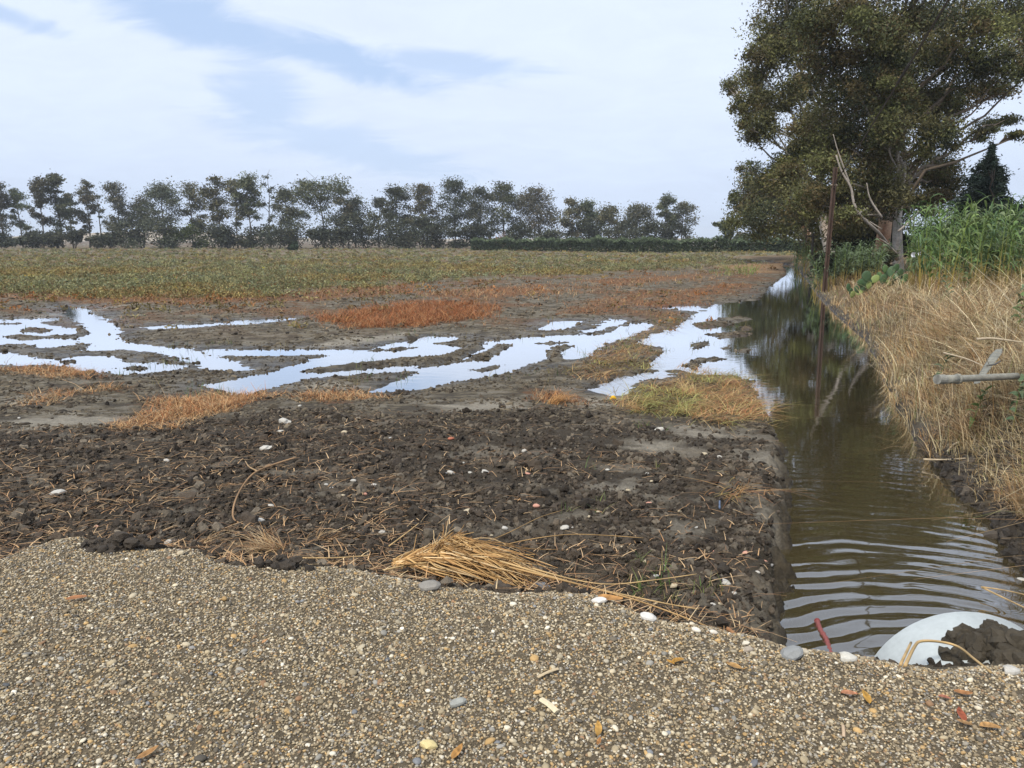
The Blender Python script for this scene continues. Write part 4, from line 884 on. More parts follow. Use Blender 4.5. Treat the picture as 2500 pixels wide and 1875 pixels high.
v2, f2, c2 = bushes(5000, 18, 60, spm, .22, 14, .12, [(.19, .15, .06), (.16, .10, .045), (.22, .17, .08), (.25, .12, .05)], 2.0)
x0_ = lambda x, y, z, A: (A['s'] < -1) & (sdf(FIELD, x, y, 6) > .5) & (fbm(x * .3, y * .3, 241, 2) > .27)
v3, f3, c3 = bushes(1500, 28, 120, x0_, .24, 10, .13, [(.36, .30, .05), (.30, .24, .05), (.06, .065, .045)], 2.0)
tag(build('saltbush', np.concatenate([v, v2, v3]), np.concatenate([f, f2 + len(v), f3 + len(v) + len(v2)]), M_far, np.concatenate([c, c2, c3])), 'low olive green saltbush covering the field up to the trees', 'ground cover', kind='stuff')

# dry grass on the right bank
GR = [(.52, .42, .235), (.64, .55, .35), (.42, .31, .15), (.31, .205, .10), (.48, .365, .21), (.22, .15, .075), (.42, .36, .25)]
def bankgrass(n_, a, b, smin, smax, h, w, lean, cols=GR, p=1.6, greens=.04, xm=1.05):
    y = screen_pts(n_, a, b, 1, p)[1]; o = np.argsort(Rw[:, 1]); rx = np.interp(y, Rw[o, 1], Rw[o, 0])
    smin = smin + np.interp(y, [4.6, 6.2, 9], [.24, .06, .0]); s = smin + (np.minimum(smax, (.78 * y + 1.7 - rx) * .9).clip(smin + .02) - smin) * rng.random(n_); x = rx + s / .9
    z, A = land(x, y, full=True); k = (x < .80 * y + 1.9) & (A['t'] > .05) & (s > .05 + .12 * A['n1']) & (rng.random(n_) < (.62 + 1.7 * fbm(x * .9, y * .9, 251, 3)).clip(.08, 1)); x, y, z, s = x[k], y[k], z[k], s[k]; n = len(x)
    wh = fbm(x * .55, y * .55, 261, 3) * 7 + 2.2
    hh = h * rng.lognormal(0, .4, n) * np.interp(s, [0, .8, 2], [.6, 1, 1.1]) * np.interp(fbm(x * 1.1, y * 1.1, 281, 3), [-.3, .3], [.4, 1.4]); pd = np.hypot((x - 3.85).clip(-1, 0) + (x - 4.5).clip(0, 1), (y - 6.2) * .8); hh *= np.interp(pd, [.2, .6], [.35, 1])
    az_ = wh + rng.normal(size=n) * 1.5; low = s < .8; lean_ = np.where(low, .45, 1.0) * lean; az_[low] = np.pi + rng.normal(size=low.sum()) * 1.3 - .5
    col = .9 * pal(n, cols, None, .2) * np.interp(fbm(x * .45, y * .45, 271, 3), [-.3, .3], [.66, 1.18])[:, None] * np.where((fbm(x * .7, y * .7, 273, 2) > .15)[:, None], [1.0, .86, .78], [1, 1, 1])
    g = rng.random(n) < greens; col[g] = pal(g.sum(), [(.16, .19, .06), (.24, .24, .09)], None, .2)
    return blades(np.c_[x, y, z - .02], hh, w * np.interp(y, [3, 8, 20, 60], [.8, 1, 1.9, 4.5]) * rng.uniform(.6, 1.4, n), az_, lean_ * rng.uniform(.2, 1.9, n), rng.uniform(.1, 1.5, n), col, 4, .25)
parts = [bankgrass(50000, 3.2, 11, .05, 5, .38, .0075, .9), bankgrass(46000, 3.2, 14, .3, 5, .20, .009, 2.4), bankgrass(50000, 10, 32, .05, 14, .33, .008, .9), bankgrass(26000, 9, 26, .2, 12, .16, .010, 2.4), bankgrass(9000, 30, 75, .1, 20, .45, .008, .7, greens=.3),
         bankgrass(2600, 3.5, 18, .5, 5, .75, .008, .5)]
o = 0; V = []; F = []; C = []
for v, f, c in parts: V.append(v); F.append(f + o); C.append(c); o += len(v)
tag(build('dry_grass', np.concatenate(V), np.concatenate(F), M_straw, np.concatenate(C)), 'thick tan dry grass hanging over the right bank of the ditch', 'grass', kind='stuff')

# ------------------------------------------------------------------ right bank: canes, prickly pears, shrubs
def cane_parts(base, h, lean, az_, nl, r, gcol, wst=.013):
    dirv = np.array([math.cos(az_), math.sin(az_), 0]); t = np.linspace(0, 1, 7)
    p = base + dirv * (lean * h * t[:, None] ** 1.6) + np.array([0, 0, 1]) * (h * t[:, None] * (1 - .12 * lean * t[:, None]))
    sv, sf = tube(p, np.linspace(wst, wst * .35, 7), 5, False)
    tt = np.repeat(t, 5)[:, None]; sc_ = np.array([.38, .27, .09]) * (1 - sst(.1, .75, tt)) + np.array([.16, .24, .06]) * sst(.1, .75, tt)
    sc_ = sc_ * (1 + .18 * np.sin(tt * 60))
    k = np.linspace(.30, 1.0, nl) ** .85; node = np.stack([np.interp(k, t, p[:, i]) for i in range(3)], 1)
    a = az_ + np.where(np.arange(nl) % 2 == 0, 1.2, -1.9) + r.normal(size=nl) * .6; ln = h * r.uniform(.17, .27, nl) * np.interp(k, [.2, .6, 1], [.8, 1.1, .75]); wd = r.uniform(.032, .058, nl)
    u = np.linspace(0, 1, 5); d = np.stack([np.cos(a), np.sin(a)], 1); up = r.uniform(.5, 1.3, nl); dr = r.uniform(.4, 1.5, nl)
    cx = node[:, 0, None] + d[:, :1] * ln[:, None] * u * .85; cy = node[:, 1, None] + d[:, 1:] * ln[:, None] * u * .85
    cz = node[:, 2, None] + ln[:, None] * (up[:, None] * u - dr[:, None] * u ** 2)
    w_ = wd[:, None] * np.array([.5, 1, .9, .6, .05]); ax_ = -d[:, 1:]; ay_ = d[:, :1]; rz = r.uniform(-.5, .5, (nl, 1))
    A_ = np.stack([cx - ax_ * w_ / 2, cy - ay_ * w_ / 2, cz - rz * w_], -1); B_ = np.stack([cx + ax_ * w_ / 2, cy + ay_ * w_ / 2, cz + rz * w_], -1)
    lv = np.stack([A_, B_], 2).reshape(-1, 3); q = np.array([(2 * i, 2 * i + 1, 2 * i + 3, 2 * i + 2) for i in range(4)])
    lf = (q[None] + (np.arange(nl) * 10)[:, None, None]).reshape(-1, 4)
    lc = np.repeat(np.asarray(gcol) * r.uniform(.65, 1.35, (nl, 1)), 10, 0); dry = np.repeat((k < .35) & (r.random(nl) < .6), 10); lc[dry] = np.array([.34, .26, .12])
    return sv, sf, sc_, lv, lf, lc
GC = [(.105, .175, .05), (.145, .20, .065), (.08, .135, .055), (.15, .19, .095), (.065, .11, .038)]
def thicket(name, n, fbase, hlo, hhi, label, seed, nl=11, cols=GC, wst=.015):
    r = np.random.default_rng(seed); mb = MB()
    for i in range(n):
        b = fbase(r); b[2] = float(zat(b[0], b[1])[0]) - .05
        sv, sf, sc_, lv, lf, lc = cane_parts(b, r.uniform(hlo, hhi), abs(r.normal()) * .22, r.uniform(0, 6.28), nl, r, np.array(cols[r.integers(len(cols))]) * r.uniform(.75, 1.3), wst)
        mb.add(sv, sf, sc_); mb.add(lv, lf, lc)
    tag(mb.build(name, M_cane), label, 'canes', kind='stuff')
def reg(x0, x1, Y0, Y1):
    def f(r):
        Y = r.uniform(Y0, Y1); px = r.uniform(x0, x1); return atY(px * K, 600 * K, Y)
    return f
def reg_near(r):
    px = r.uniform(1962, 2420); Y = r.uniform(19.5, 25) + (0 if px > 2000 else 1.5); return atY(px * K, 600 * K, Y)
thicket('cane_thicket', 275, reg_near, 1.3, 2.75, 'dense thicket of green canes above the dry grass of the right bank', 41)
thicket('cane_thicket', 150, reg(1758, 1905, 30, 36), 1.0, 1.75, 'grey-green canes growing behind the leaning pole', 42, 12, [(.10, .14, .07), (.12, .16, .09), (.075, .105, .05)], .013)
thicket('cane_thicket', 160, reg(1985, 2420, 25, 38), 1.8, 3.1, 'greyish canes standing further back on the right bank', 43, 12, [(.085, .12, .055), (.07, .10, .045), (.10, .13, .07)])
thicket('cane_thicket', 120, reg(1715, 1790, 45, 95), 1.3, 2.2, 'far green canes where the ditch vanishes', 44, 10, [(.08, .115, .05), (.10, .13, .06)], .02)
for i, (bx, by, tx, ty, Y, yel, lb) in enumerate([
    (2028, 622, 2030, 432, 19.3, 1, 'tallest straight cane with bright yellow lower stem'),
    (2052, 622, 2100, 448, 19.0, 1, 'orange-yellow cane leaning right, next to the tallest straight cane'),
    (1988, 618, 1979, 462, 19.8, 1, 'leftmost tall cane, upright beside the pale tree trunk'),
    (2008, 622, 2012, 520, 19.2, 1, 'short yellow cane between the leftmost and the tallest cane'),
    (2104, 610, 2128, 470, 19.4, 0, 'brown-stemmed cane with broad leaves right of the leaning yellow cane'),
    (2122, 604, 2160, 452, 19.8, 1, 'green cane leaning right with leafy feathered top'),
    (2175, 612, 2190, 478, 19.2, 0, 'leafy cane standing near the right edge of the photograph')]):
    r = np.random.default_rng(700 + i); b = atY(bx * K, by * K, Y); b[2] = float(zat(b[0], b[1])[0]) - .03; tp2 = atY(tx * K, ty * K, Y)
    h = tp2[2] - b[2]; ln = (tp2[0] - b[0]) / h
    sv, sf, sc_, lv, lf, lc = cane_parts(b, h / (1 - .12 * abs(ln)), abs(ln), 0 if ln > 0 else math.pi, 15, r, GC[i % 3], .021)
    if yel: sc_ = sc_ * [1.15, 1.1, .8]
    root = empty('giant_cane', b); tag(root, lb, 'cane', 'tall canes at the front of the thicket')
    build('stem', sv, sf, M_cane, sc_, root, b, True); build('foliage', lv, lf, M_cane, lc, root, b)
def cactus(pads, Y, label, seed):
    r = np.random.default_rng(seed); b = atY(pads[0][0] * K, pads[0][1] * K, Y); b[2] = float(zat(b[0], b[1])[0]); root = empty('prickly_pear', b); tag(root, label, 'cactus')
    v0, f0 = ico(2)
    for (px, py, rw, rh, rot, br) in pads:
        c = atY(px * K, (py - 9) * K, Y + r.uniform(-.35, .35)); m = K / FPX * Y; ya = r.uniform(-.7, .7); ro = R(rot)
        v = v0.copy(); wz_ = 1 - .28 * np.clip(-v[:, 2], 0, 1); v = v * np.c_[rw * m * wz_, np.full(len(v), max(.022, rw * m * .16)), np.full(len(v), rh * m)]
        v = np.c_[v[:, 0] * math.cos(ya) - v[:, 1] * math.sin(ya), v[:, 0] * math.sin(ya) + v[:, 1] * math.cos(ya), v[:, 2]]
        v = np.c_[v[:, 0] * math.cos(ro) + v[:, 2] * math.sin(ro), v[:, 1], -v[:, 0] * math.sin(ro) + v[:, 2] * math.cos(ro)]
        col = np.array([(.05, .095, .04), (.085, .15, .05), (.20, .26, .08)][br])
        build('pad', c + v, f0, M_cactus, np.tile(col * r.uniform(.85, 1.15), (len(v), 1)), root, b, True)
cactus([(1868,632,10,10,0,0),(1851,634,7,9,-30,0),(1833,630,6,9,-10,0),(1838,638,7,7,10,0),(1842,645,7,8,20,2),(1856,640,7,8,40,2),(1860,620,9,9,-25,0),(1874,619,9,12,-15,0),(1872,606,10,12,-5,0),(1877,625,6,9,5,2),(1890,612,8,11,45,2),(1884,622,6,9,20,1)], 23.5, 'prickly pear with separate rounded pads, the one nearer the ditch', 51)
cactus([(1925,618,9,9,0,0),(1908,612,8,11,10,0),(1900,606,6,10,-15,1),(1915,600,8,11,-10,0),(1925,596,8,12,5,0),(1935,588,7,10,30,0),(1940,606,9,9,50,0),(1930,610,7,10,0,1),(1948,618,7,8,30,1),(1920,620,8,7,-20,2),(1955,610,7,10,10,1),(1945,598,7,9,0,0),(1912,590,6,9,0,1)], 25.5, 'dark clump of prickly pear in front of the pale trunk', 52)
def shrub(px, py, rx, ry, Y, label, cols, seed, n=420, ln=.2, wd=.06, droop=-.2):
    r = np.random.default_rng(seed); m = K / FPX * Y; c = atY(px * K, py * K, Y); b = c.copy(); b[2] = float(zat(b[0], b[1])[0])
    root = empty('shrub', b); tag(root, label, 'shrub')
    lob = [(c + [r.uniform(-.6, .6) * rx * m, r.uniform(-.5, .5), r.uniform(-.6, .55) * ry * m], rx * m * .5, ry * m * .45) for _ in range(7)]
    v, f, cc, _ = crown(lob, n, ln, wd, cols, 7, seed, droop, .8); build('foliage', v, f, M_leaf, cc, root, b)
    mb = MB()
    for k in range(5): limb(mb, b + [r.normal() * .1, 0, -.1], lob[k][0], .05, .015, (.12, .09, .06), .1, 4, r, 4)
    mb.build('stem', M_bark, root, b)
DK = [(.028, .034, .018), (.04, .043, .02), (.02, .026, .016)]; OL = [(.07, .085, .04), (.055, .065, .03), (.085, .09, .045)]
shrub(1782, 572, 26, 26, 31.5, 'very dark shrub touching the leaning pole on its right', DK, 61)
shrub(1845, 566, 44, 34, 33, 'fine-leaved olive shrub between the pole and the pale trunk', OL, 63, 600, .16, .03)
shrub(1905, 568, 34, 30, 34, 'dull green shrub hiding the foot of the reddish trunk', [(.05, .06, .028), (.065, .07, .03)], 64, 500, .16, .04)
shrub(1868, 505, 70, 55, 46, 'dark undergrowth between the two eucalyptus trunks and the pole', DK, 65, 700, .26, .09)
shrub(1985, 520, 50, 46, 43, 'dark bush right behind the pale trunk', DK, 66, 700, .26, .09)
shrub(2060, 505, 60, 55, 44, 'dark bush below the conifer, behind the yellow canes', DK, 67, 800, .26, .09)
shrub(2160, 525, 60, 40, 44, 'dark bush behind the canes right of the conifer', DK, 68, 700, .26, .09)
shrub(2240, 510, 60, 40, 42, 'green bush at the right edge behind the canes', OL, 69, 600, .24, .08)
shrub(1815, 530, 40, 40, 58, 'dark bush behind the leaning pole', DK, 70, 700, .3, .1)
shrub(1745, 548, 24, 26, 80, 'dark bush beside the far bend of the ditch', DK, 71, 600, .4, .16)

# ------------------------------------------------------------------ small things
def single(name, v, f, mat, c, label, cat, group=None, smooth=False, loc=None):
    v = np.asarray(v); c = np.asarray(c, float); c = np.tile(c, (len(v), 1)) if c.ndim == 1 else c
    l = np.array([v[:, 0].mean(), v[:, 1].mean(), v[:, 2].min()]) if loc is None else loc
    return tag(build(name, v, f, mat, c, None, l, smooth), label, cat, group)
def px_size(p): return K / FPX * math.sqrt(p[1] ** 2 + (CAMZ - p[2]) ** 2) / K    # metres per photo pixel
WH, CR, PK, BR_, GY = (.43, .41, .365), (.42, .355, .245), (.50, .26, .19), (.34, .12, .07), (.33, .32, .30)
STONES = [  # x, y, width px, colour, label
 (696,1034,34,WH,'largest white lump on the left part of the soil, beside rusty stubble'),(685,1055,14,WH,'white chip right below the largest white lump'),(649,1100,34,WH,'long white fragment above the bent root'),
 (142,1206,28,WH,'lone white oblong stone on the dark soil near the left edge'),(414,1328,26,WH,'white broken piece at the gravel edge left of the straw tuft'),(441,1353,20,CR,'pale yellowish stone on the gravel rim beside the white broken piece'),
 (1184,1155,19,WH,'biggest angular white shard in the row at the middle of the soil'),(1101,1157,19,WH,'left flat shard of the row at the middle of the soil'),(1610,1053,26,WH,'pinkish-white square slab below the hay clump'),
 (1757,1121,13,WH,'small white square tile near the ditch bank'),(1533,1198,13,CR,'upright cream splinter on the soil right of centre'),(1144,1254,32,CR,'pale stick-like stone above the straw bundle'),(1378,1292,22,WH,'flat white stone right of the straw bundle top'),
 (1515,1342,20,CR,'cream chip beside the long bent reed'),(1578,1374,18,CR,'shell-like cream fragment right of the reed stalks'),(1768,1424,34,WH,'long white splinter near the ditch bank'),(1644,1442,18,CR,'cream stone between the two longest reeds'),
 (1101,1073,16,BR_,'dark red brick chip on the soil above the row of shards'),(1309,1245,18,PK,'reddish chip in the middle of the soil'),(1585,1230,13,PK,'pink chip on grey soil left of the blue strip'),(348,1301,20,WH,'white stone in the straw above the gravel, left part'),
 (2468,1632,46,WH,'long white stone at the gravel edge below the clay heap'),(2068,1606,46,(.50,.48,.42),'pale rounded cobble at the water beside the culvert'),(1930,1608,52,(.22,.225,.22),'grey-blue cobble on the gravel edge by the water'),
 (1963,1592,22,(.42,.37,.28),'beige pebble between the cobbles at the water edge'),(1049,1430,52,(.22,.205,.18),'grey rounded stone under the straw bundle at the gravel edge'),(1225,1440,58,(.24,.13,.07),'reddish-brown rock at the gravel edge below the straw bundle'),
 (1322,1438,36,(.26,.26,.26),'grey stone right of the reddish-brown rock'),(1463,1472,30,(.60,.57,.52),'white crumbly stone at the gravel edge with an orange leaf beside it'),(1583,1508,38,(.55,.53,.49),'flat white slab lying on the gravel rim'),
 (1700,1545,22,(.6,.55,.46),'cream knobbly stone on the gravel rim, left of two'),(1742,1552,20,(.6,.55,.46),'cream knobbly stone on the gravel rim, right of two'),(1825,1598,26,(.33,.28,.22),'brownish round pebble on the gravel near the water'),(1820,1578,18,(.55,.5,.4),'pale round pebble above the brownish one near the water'),
 (1047,1826,32,(.55,.45,.22),'yellowish round pebble at the bottom of the gravel'),(1118,1722,38,(.27,.275,.25),'flat grey-green stone in the gravel below centre'),(2484,1420,34,(.5,.44,.33),'brown-cream stone on the right bank by the water'),(2492,1450,22,WH,'white stone on the right bank below the brown-cream one'),
 (2356,1292,14,CR,'yellow pebble at the foot of the right bank'),
]
SMALL = [(841,1059,17),(407,1125,15),(870,1150,17),(863,1179,15),(809,1193,14),(797,1188,10),(834,1213,16),(857,1215,17),(890,1211,14),(913,1188,14),(662,1238,14),(633,1276,22),(549,1267,12),(791,1254,12),(790,1272,8),(237,1288,9),(879,1301,17),(933,1303,18),
 (800,1335,14),(838,1298,10),(922,1365,14),(954,1071,11),(47,1022,8),(732,992,9),(1086,1160,12),(1149,1155,13),(1279,1103,13),(1355,1096,6),(1289,1160,13),(1483,1148,11),(1718,1112,17),(1730,1118,9),(1232,1293,16),(1625,1385,20),(1790,1451,16),(1867,1363,16),
 (1879,1379,17),(1890,1356,14),(1590,1178,10),(1659,1250,10),(1741,1478,14),(1759,1478,12),(1700,1290,8),(1580,1160,9),(1395,1290,10),(1130,1135,9),(1460,1250,9),(1440,1265,12),(1240,1218,10),(1020,1240,9),(1200,1310,9),(1745,1350,13),(1820,1355,12),(1660,1340,10),(1600,1410,14),(1850,1400,12)]
vs_ = [lump(1, .35, 1100 + i, 1.5) for i in range(6)]
def stone(x, y, w, c, label, group, seed, dz=.0, r=None):
    r = np.random.default_rng(seed); p = onland(x, y)[0]; s = w * px_size(p) / 2; v, f = vs_[r.integers(6)]
    v = np.round(v * 2.2) / 2.2 * .5 + v * .5
    v = v * np.array([s * 1.05, s * r.uniform(.6, .9), s * r.uniform(.38, .6)]); a = r.uniform(-.5, .5); v = np.c_[v[:, 0] * math.cos(a) - v[:, 1] * math.sin(a), v[:, 0] * math.sin(a) + v[:, 1] * math.cos(a), v[:, 2]]
    v[:, 2] += v[:, 0] * r.uniform(-.25, .25)
    col = np.array(c) * (1 + .25 * fbm(v[:, 0] / s * 2 + seed, v[:, 1] / s * 2, 7, 3))[:, None]
    single('stone', v + p + [0, 0, s * .22 + .004], f, M_misc, col, label, 'stone', group)
for i, (x, y, w, c, lb) in enumerate(STONES): stone(x, y, w, c, lb, None, 1200 + i)
for i, (x, y, w) in enumerate(SMALL):
    stone(x, y, w, [WH, WH, CR, PK, GY][rng.choice(5, p=[.42, .2, .2, .1, .08])], 'small pale rubble chip lying among the dark clods', 'rubble chips on the soil', 1300 + i)
# tubes along photograph pixels
def stalk(pts, z, r0, r1, col, label, name='dry_reed', cat='reed', group=None, sides=5, mat=None):
    P = np.array([at(a * K, b * K, zz_) for (a, b), zz_ in zip(pts, z)]); pc = curve(P, 7); v, f = tube(pc, np.linspace(r0, r1, len(pc)), sides)
    st = np.repeat(np.linspace(0, 1, len(pc)), sides); st = np.concatenate([st, [0, 1]])[:, None]
    return single(name, v, f, mat or M_straw, np.array(col) * (1 + .18 * np.sin(st * 23)), label, cat, group, True)
S1, S2 = (.52, .36, .17), (.44, .28, .12)
stalk([(640,988),(590,1004),(556,1018),(535,1035),(515,1066),(504,1098),(506,1122),(528,1133),(560,1138)], [.24,.26,.28,.29,.30,.31,.31,.29,.27], .009, .006, (.34,.21,.11), 'bent brown root curving in a hook on the dark soil', 'bent_root', 'root')
stalk([(556,1018),(538,1008),(530,996)], [.28,.30,.31], .008, .004, (.36,.25,.14), 'short side shoot at the top of the bent root', 'dry_twig', 'twig')
stalk([(1150,1228),(1240,1252),(1320,1262),(1420,1252),(1505,1240)], [.44,.40,.37,.36,.36], .005, .0025, S1, 'long reed bending back upward, pointing right from the bundle')
stalk([(1080,1212),(1250,1262),(1420,1300),(1510,1316)], [.46,.42,.36,.33], .006, .003, S1, 'long straight reed reaching right from the bundle, upper of two')
stalk([(1100,1225),(1280,1270),(1400,1305),(1520,1350),(1610,1386)], [.45,.42,.40,.40,.42], .006, .003, S2, 'longest reed running down right to the gravel rim')
stalk([(1010,1200),(1120,1170),(1220,1155),(1300,1156),(1390,1162)], [.42,.42,.40,.36,.34], .004, .002, S2, 'thin arching reed lying right above the bundle')
stalk([(1040,1175),(1100,1150),(1165,1118),(1215,1102)], [.42,.40,.36,.33], .004, .002, (.36,.23,.10), 'thin brownish reed pointing up right from the bundle')
stalk([(825,1232),(900,1218),(1000,1210),(1060,1205)], [.46,.44,.42,.42], .006, .004, S1, 'reed lying flat across the front of the bundle')
stalk([(985,1235),(1015,1265),(1030,1275)], [.44,.42,.42], .004, .003, S2, 'short stalk hanging down in front of the bundle')
stalk([(925,1200),(955,1172),(1000,1145)], [.44,.46,.48], .006, .004, (.20,.12,.06), 'dark brown stick at the left shoulder of the bundle', 'dry_twig', 'twig')
stalk([(840,1180),(880,1150),(905,1130)], [.33,.36,.38], .005, .003, S1, 'single stalk standing out left of the bundle')
stalk([(1572,1358),(1590,1372),(1608,1388)], [.58,.60,.62], .010, .005, (.36,.18,.08), 'short orange-brown twig on the gravel rim near the ditch', 'dry_twig', 'twig')
stalk([(640,1205),(720,1205),(800,1200)], [.40,.38,.36], .005, .003, S1, 'flat straw stalk between the small tuft and the bundle')
stalk([(1945,1436),(1968,1388)], [.62,.52], .006, .005, S1, 'short upright straw leaning on the culvert', 'dry_stalk', 'stalk')
stalk([(1955,1438),(1975,1398),(1990,1385),(2030,1386),(2070,1397),(2105,1424),(2140,1452)], [.62,.50,.475,.465,.47,.53,.63], .007, .005, S1, 'dry stalk arching over the culvert pipe', 'dry_stalk', 'stalk')
stalk([(2120,1268),(2165,1290),(2212,1312),(2290,1350)], [.05,.06,.12,.3], .006, .004, S1, 'yellow stalk sticking over the water at the right edge, lower of two', 'dry_stalk', 'stalk')
stalk([(2122,1268),(2170,1275),(2230,1288)], [.06,.08,.16], .005, .003, S1, 'yellow stalk sticking over the water at the right edge, upper of two', 'dry_stalk', 'stalk')
stalk([(1995,992),(2040,993),(2085,990)], [.06,.1,.22], .010, .007, (.50,.40,.27), 'pale branch lying on the water edge of the right bank', 'dry_branch', 'branch')
stalk([(2048,975),(2058,962),(2072,955)], [.16,.2,.25], .012, .008, (.52,.43,.30), 'short pale crooked stick at the foot of the right bank', 'dry_branch', 'branch')
stalk([(1757*1/K,1242/K),(1757/K,1222/K)], [.25,.31], .008, .006, (.16,.22,.34), 'small blue plastic strip standing in the soil near the ditch', 'blue_strip', 'plastic strip')
# straw bundle
r = np.random.default_rng(88); mb = MB(); cen = at(1010 * K, 1225 * K, .36)
def strand(pts, hs, r0, tint):
    P = np.array([at(q[0] * K, q[1] * K, h) for q, h in zip(pts, hs)]); pc = curve(P, 5); pc = pc + np.cumsum(r.normal(size=pc.shape) * .0022, 0)
    v, f = tube(pc, np.linspace(r0, r0 * .45, len(pc)) * r.uniform(.6, 1.4), 4, False); mb.add(v, f, np.array([(.56, .36, .15), (.44, .26, .10), (.66, .48, .26), (.28, .16, .06), (.38, .21, .08)][r.integers(5)]) * tint * r.uniform(.75, 1.2))
for k in range(190):                      # the mass, running right and slightly down
    xs = 868 + 130 * r.random() ** .8; ys = 1214 - (xs - 868) * .22 + r.normal() * 6; l = r.uniform(60, 210); sl = r.normal() * .10
    m_ = (xs + l * .5, ys + 4 + l * .5 * (.10 + sl) + r.normal() * 6); e_ = (xs + l, ys + 8 + l * (.16 + sl * .8) + r.normal() * 6); h_ = r.uniform(-.02, .06)
    strand([(xs, ys), m_, e_], [.40 + h_, .41 + h_, .37 + h_ * .4], .0045, 1)
for k in range(60):                       # tail twisted to the root end
    xs = 846 + abs(r.normal()) * 14; strand([(xs, 1217 + r.normal() * 4), (900 + r.normal() * 10, 1200 + r.normal() * 7), (955 + r.normal() * 25, 1184 + r.normal() * 12)], [.38, .41, .43], .0045, 1.05)
for k in range(75):                       # strands crossing from the raised upper tuft
    xs = 985 + r.normal() * 17; ys = 1152 + abs(r.normal()) * 16 + abs(xs - 985) * .4; l = r.uniform(25, 215) if k % 3 else r.uniform(20, 60); an = .42 + r.normal() * .16
    strand([(xs, ys), (xs + l * .5, ys + l * .5 * an - 2), (xs + l, ys + l * an + r.normal() * 5)], [.49, .45, .39], .0036, .95)
for k in range(26): a_ = (965 + r.normal() * 18, 1188 + r.normal() * 8); strand([a_, (a_[0] + 10 + r.normal() * 14, a_[1] - 18), (a_[0] + 18 + r.normal() * 26, a_[1] - r.uniform(25, 48))], [.42, .47, .52], .0036, .85)
for k in range(110):                      # rootlets below
    a0 = (900 + r.uniform(0, 260), 1215 + r.uniform(-5, 25)); a1 = (a0[0] + r.normal() * 22, a0[1] + r.uniform(10, 32)); a2 = (a1[0] + r.normal() * 14, a1[1] + r.uniform(2, 18))
    P = np.array([at(q[0] * K, q[1] * K, h) for q, h in zip((a0, a1, a2), (.40, .37, .35))]); pc = curve(P, 4); v, f = tube(pc, np.full(len(pc), .0022), 3, False); mb.add(v, f, np.array([.30, .17, .08]) * r.uniform(.6, 1.2))
tag(mb.build('straw_bundle', M_straw, None, cen), 'big fanned bundle of dry golden reeds lying behind the gravel edge', 'straw bundle')
def tuft(px, py, n, ln, label, seed, azm, col, h0=.12):
    r = np.random.default_rng(seed); p = onland(px * K, py * K)[0]; pos = p + np.c_[r.normal(size=n) * .05, r.normal(size=n) * .04, np.zeros(n) - .01]
    h = ln * r.uniform(.4, .9, n); v, f, c = blades(pos, h, np.full(n, .0055), azm + r.normal(size=n) * .55, r.uniform(.5, 2.2, n), r.uniform(.3, 1.2, n), pal(n, col, None, .2, r), 4, .3)
    single('straw_tuft', v, f, M_straw, c, label, 'straw tuft', loc=p)
tuft(590, 1192, 150, .20, 'small pale straw tuft on clay clumps left of the big bundle', 91, math.pi * .95, STRAWC)
tuft(700, 1168, 60, .14, 'thin faded straw tuft between the bent root and the big bundle', 92, 0, STRAWC)
tuft(430, 1185, 50, .16, 'sparse straw sticking out at the gravel edge below the white broken piece', 93, .3, STRAWC)
tuft(1195, 872, 120, .26, 'orange-tan grass tuft standing on mud in front of the long pool', 94, .3, [(.45, .25, .09), (.36, .19, .07)])
tuft(1380, 890, 90, .22, 'straw tuft at the left end of the hay clump', 95, 2.6, [(.42, .27, .11), (.30, .17, .07)])
tuft(1590, 835, 200, .22, 'rust-brown grass tussock on top of the hay clump beside the water', 96, 2.4, [(.34, .17, .09), (.40, .22, .12)])
tuft(1490, 850, 60, .34, 'tall pale grass stems rising from the hay clump', 97, 1.6, [(.50, .36, .17), (.42, .28, .12)])
for i, (px, py, n, w, lb) in enumerate([(480,1205,60,.075,'dark clay clump at the gravel edge left of the pale straw tuft'),(612,1216,50,.065,'dark clay clump under the pale straw tuft'),(250,1176,80,.085,'long dark clay clump at the gravel edge in the left part'),(862,851,26,.09,'dark clay mound on the shore of the long pool')]):
    r = np.random.default_rng(60 + i); p = onland(px * K, py * K)[0]; cs = [p + [r.normal() * w * (.75 if i != 2 else 1.1), r.normal() * w * .5, abs(r.normal()) * w * .3] for _ in range(n)]; cs.append(p + [0, 0, .0])
    clods('clay_clump', cs, list(r.uniform(.12, .42, n) * w) + [w * .8], (.05, .04, .03), lb, 'clay clump', sub=1, seed=10 + i, flat=.75, amp=.5)
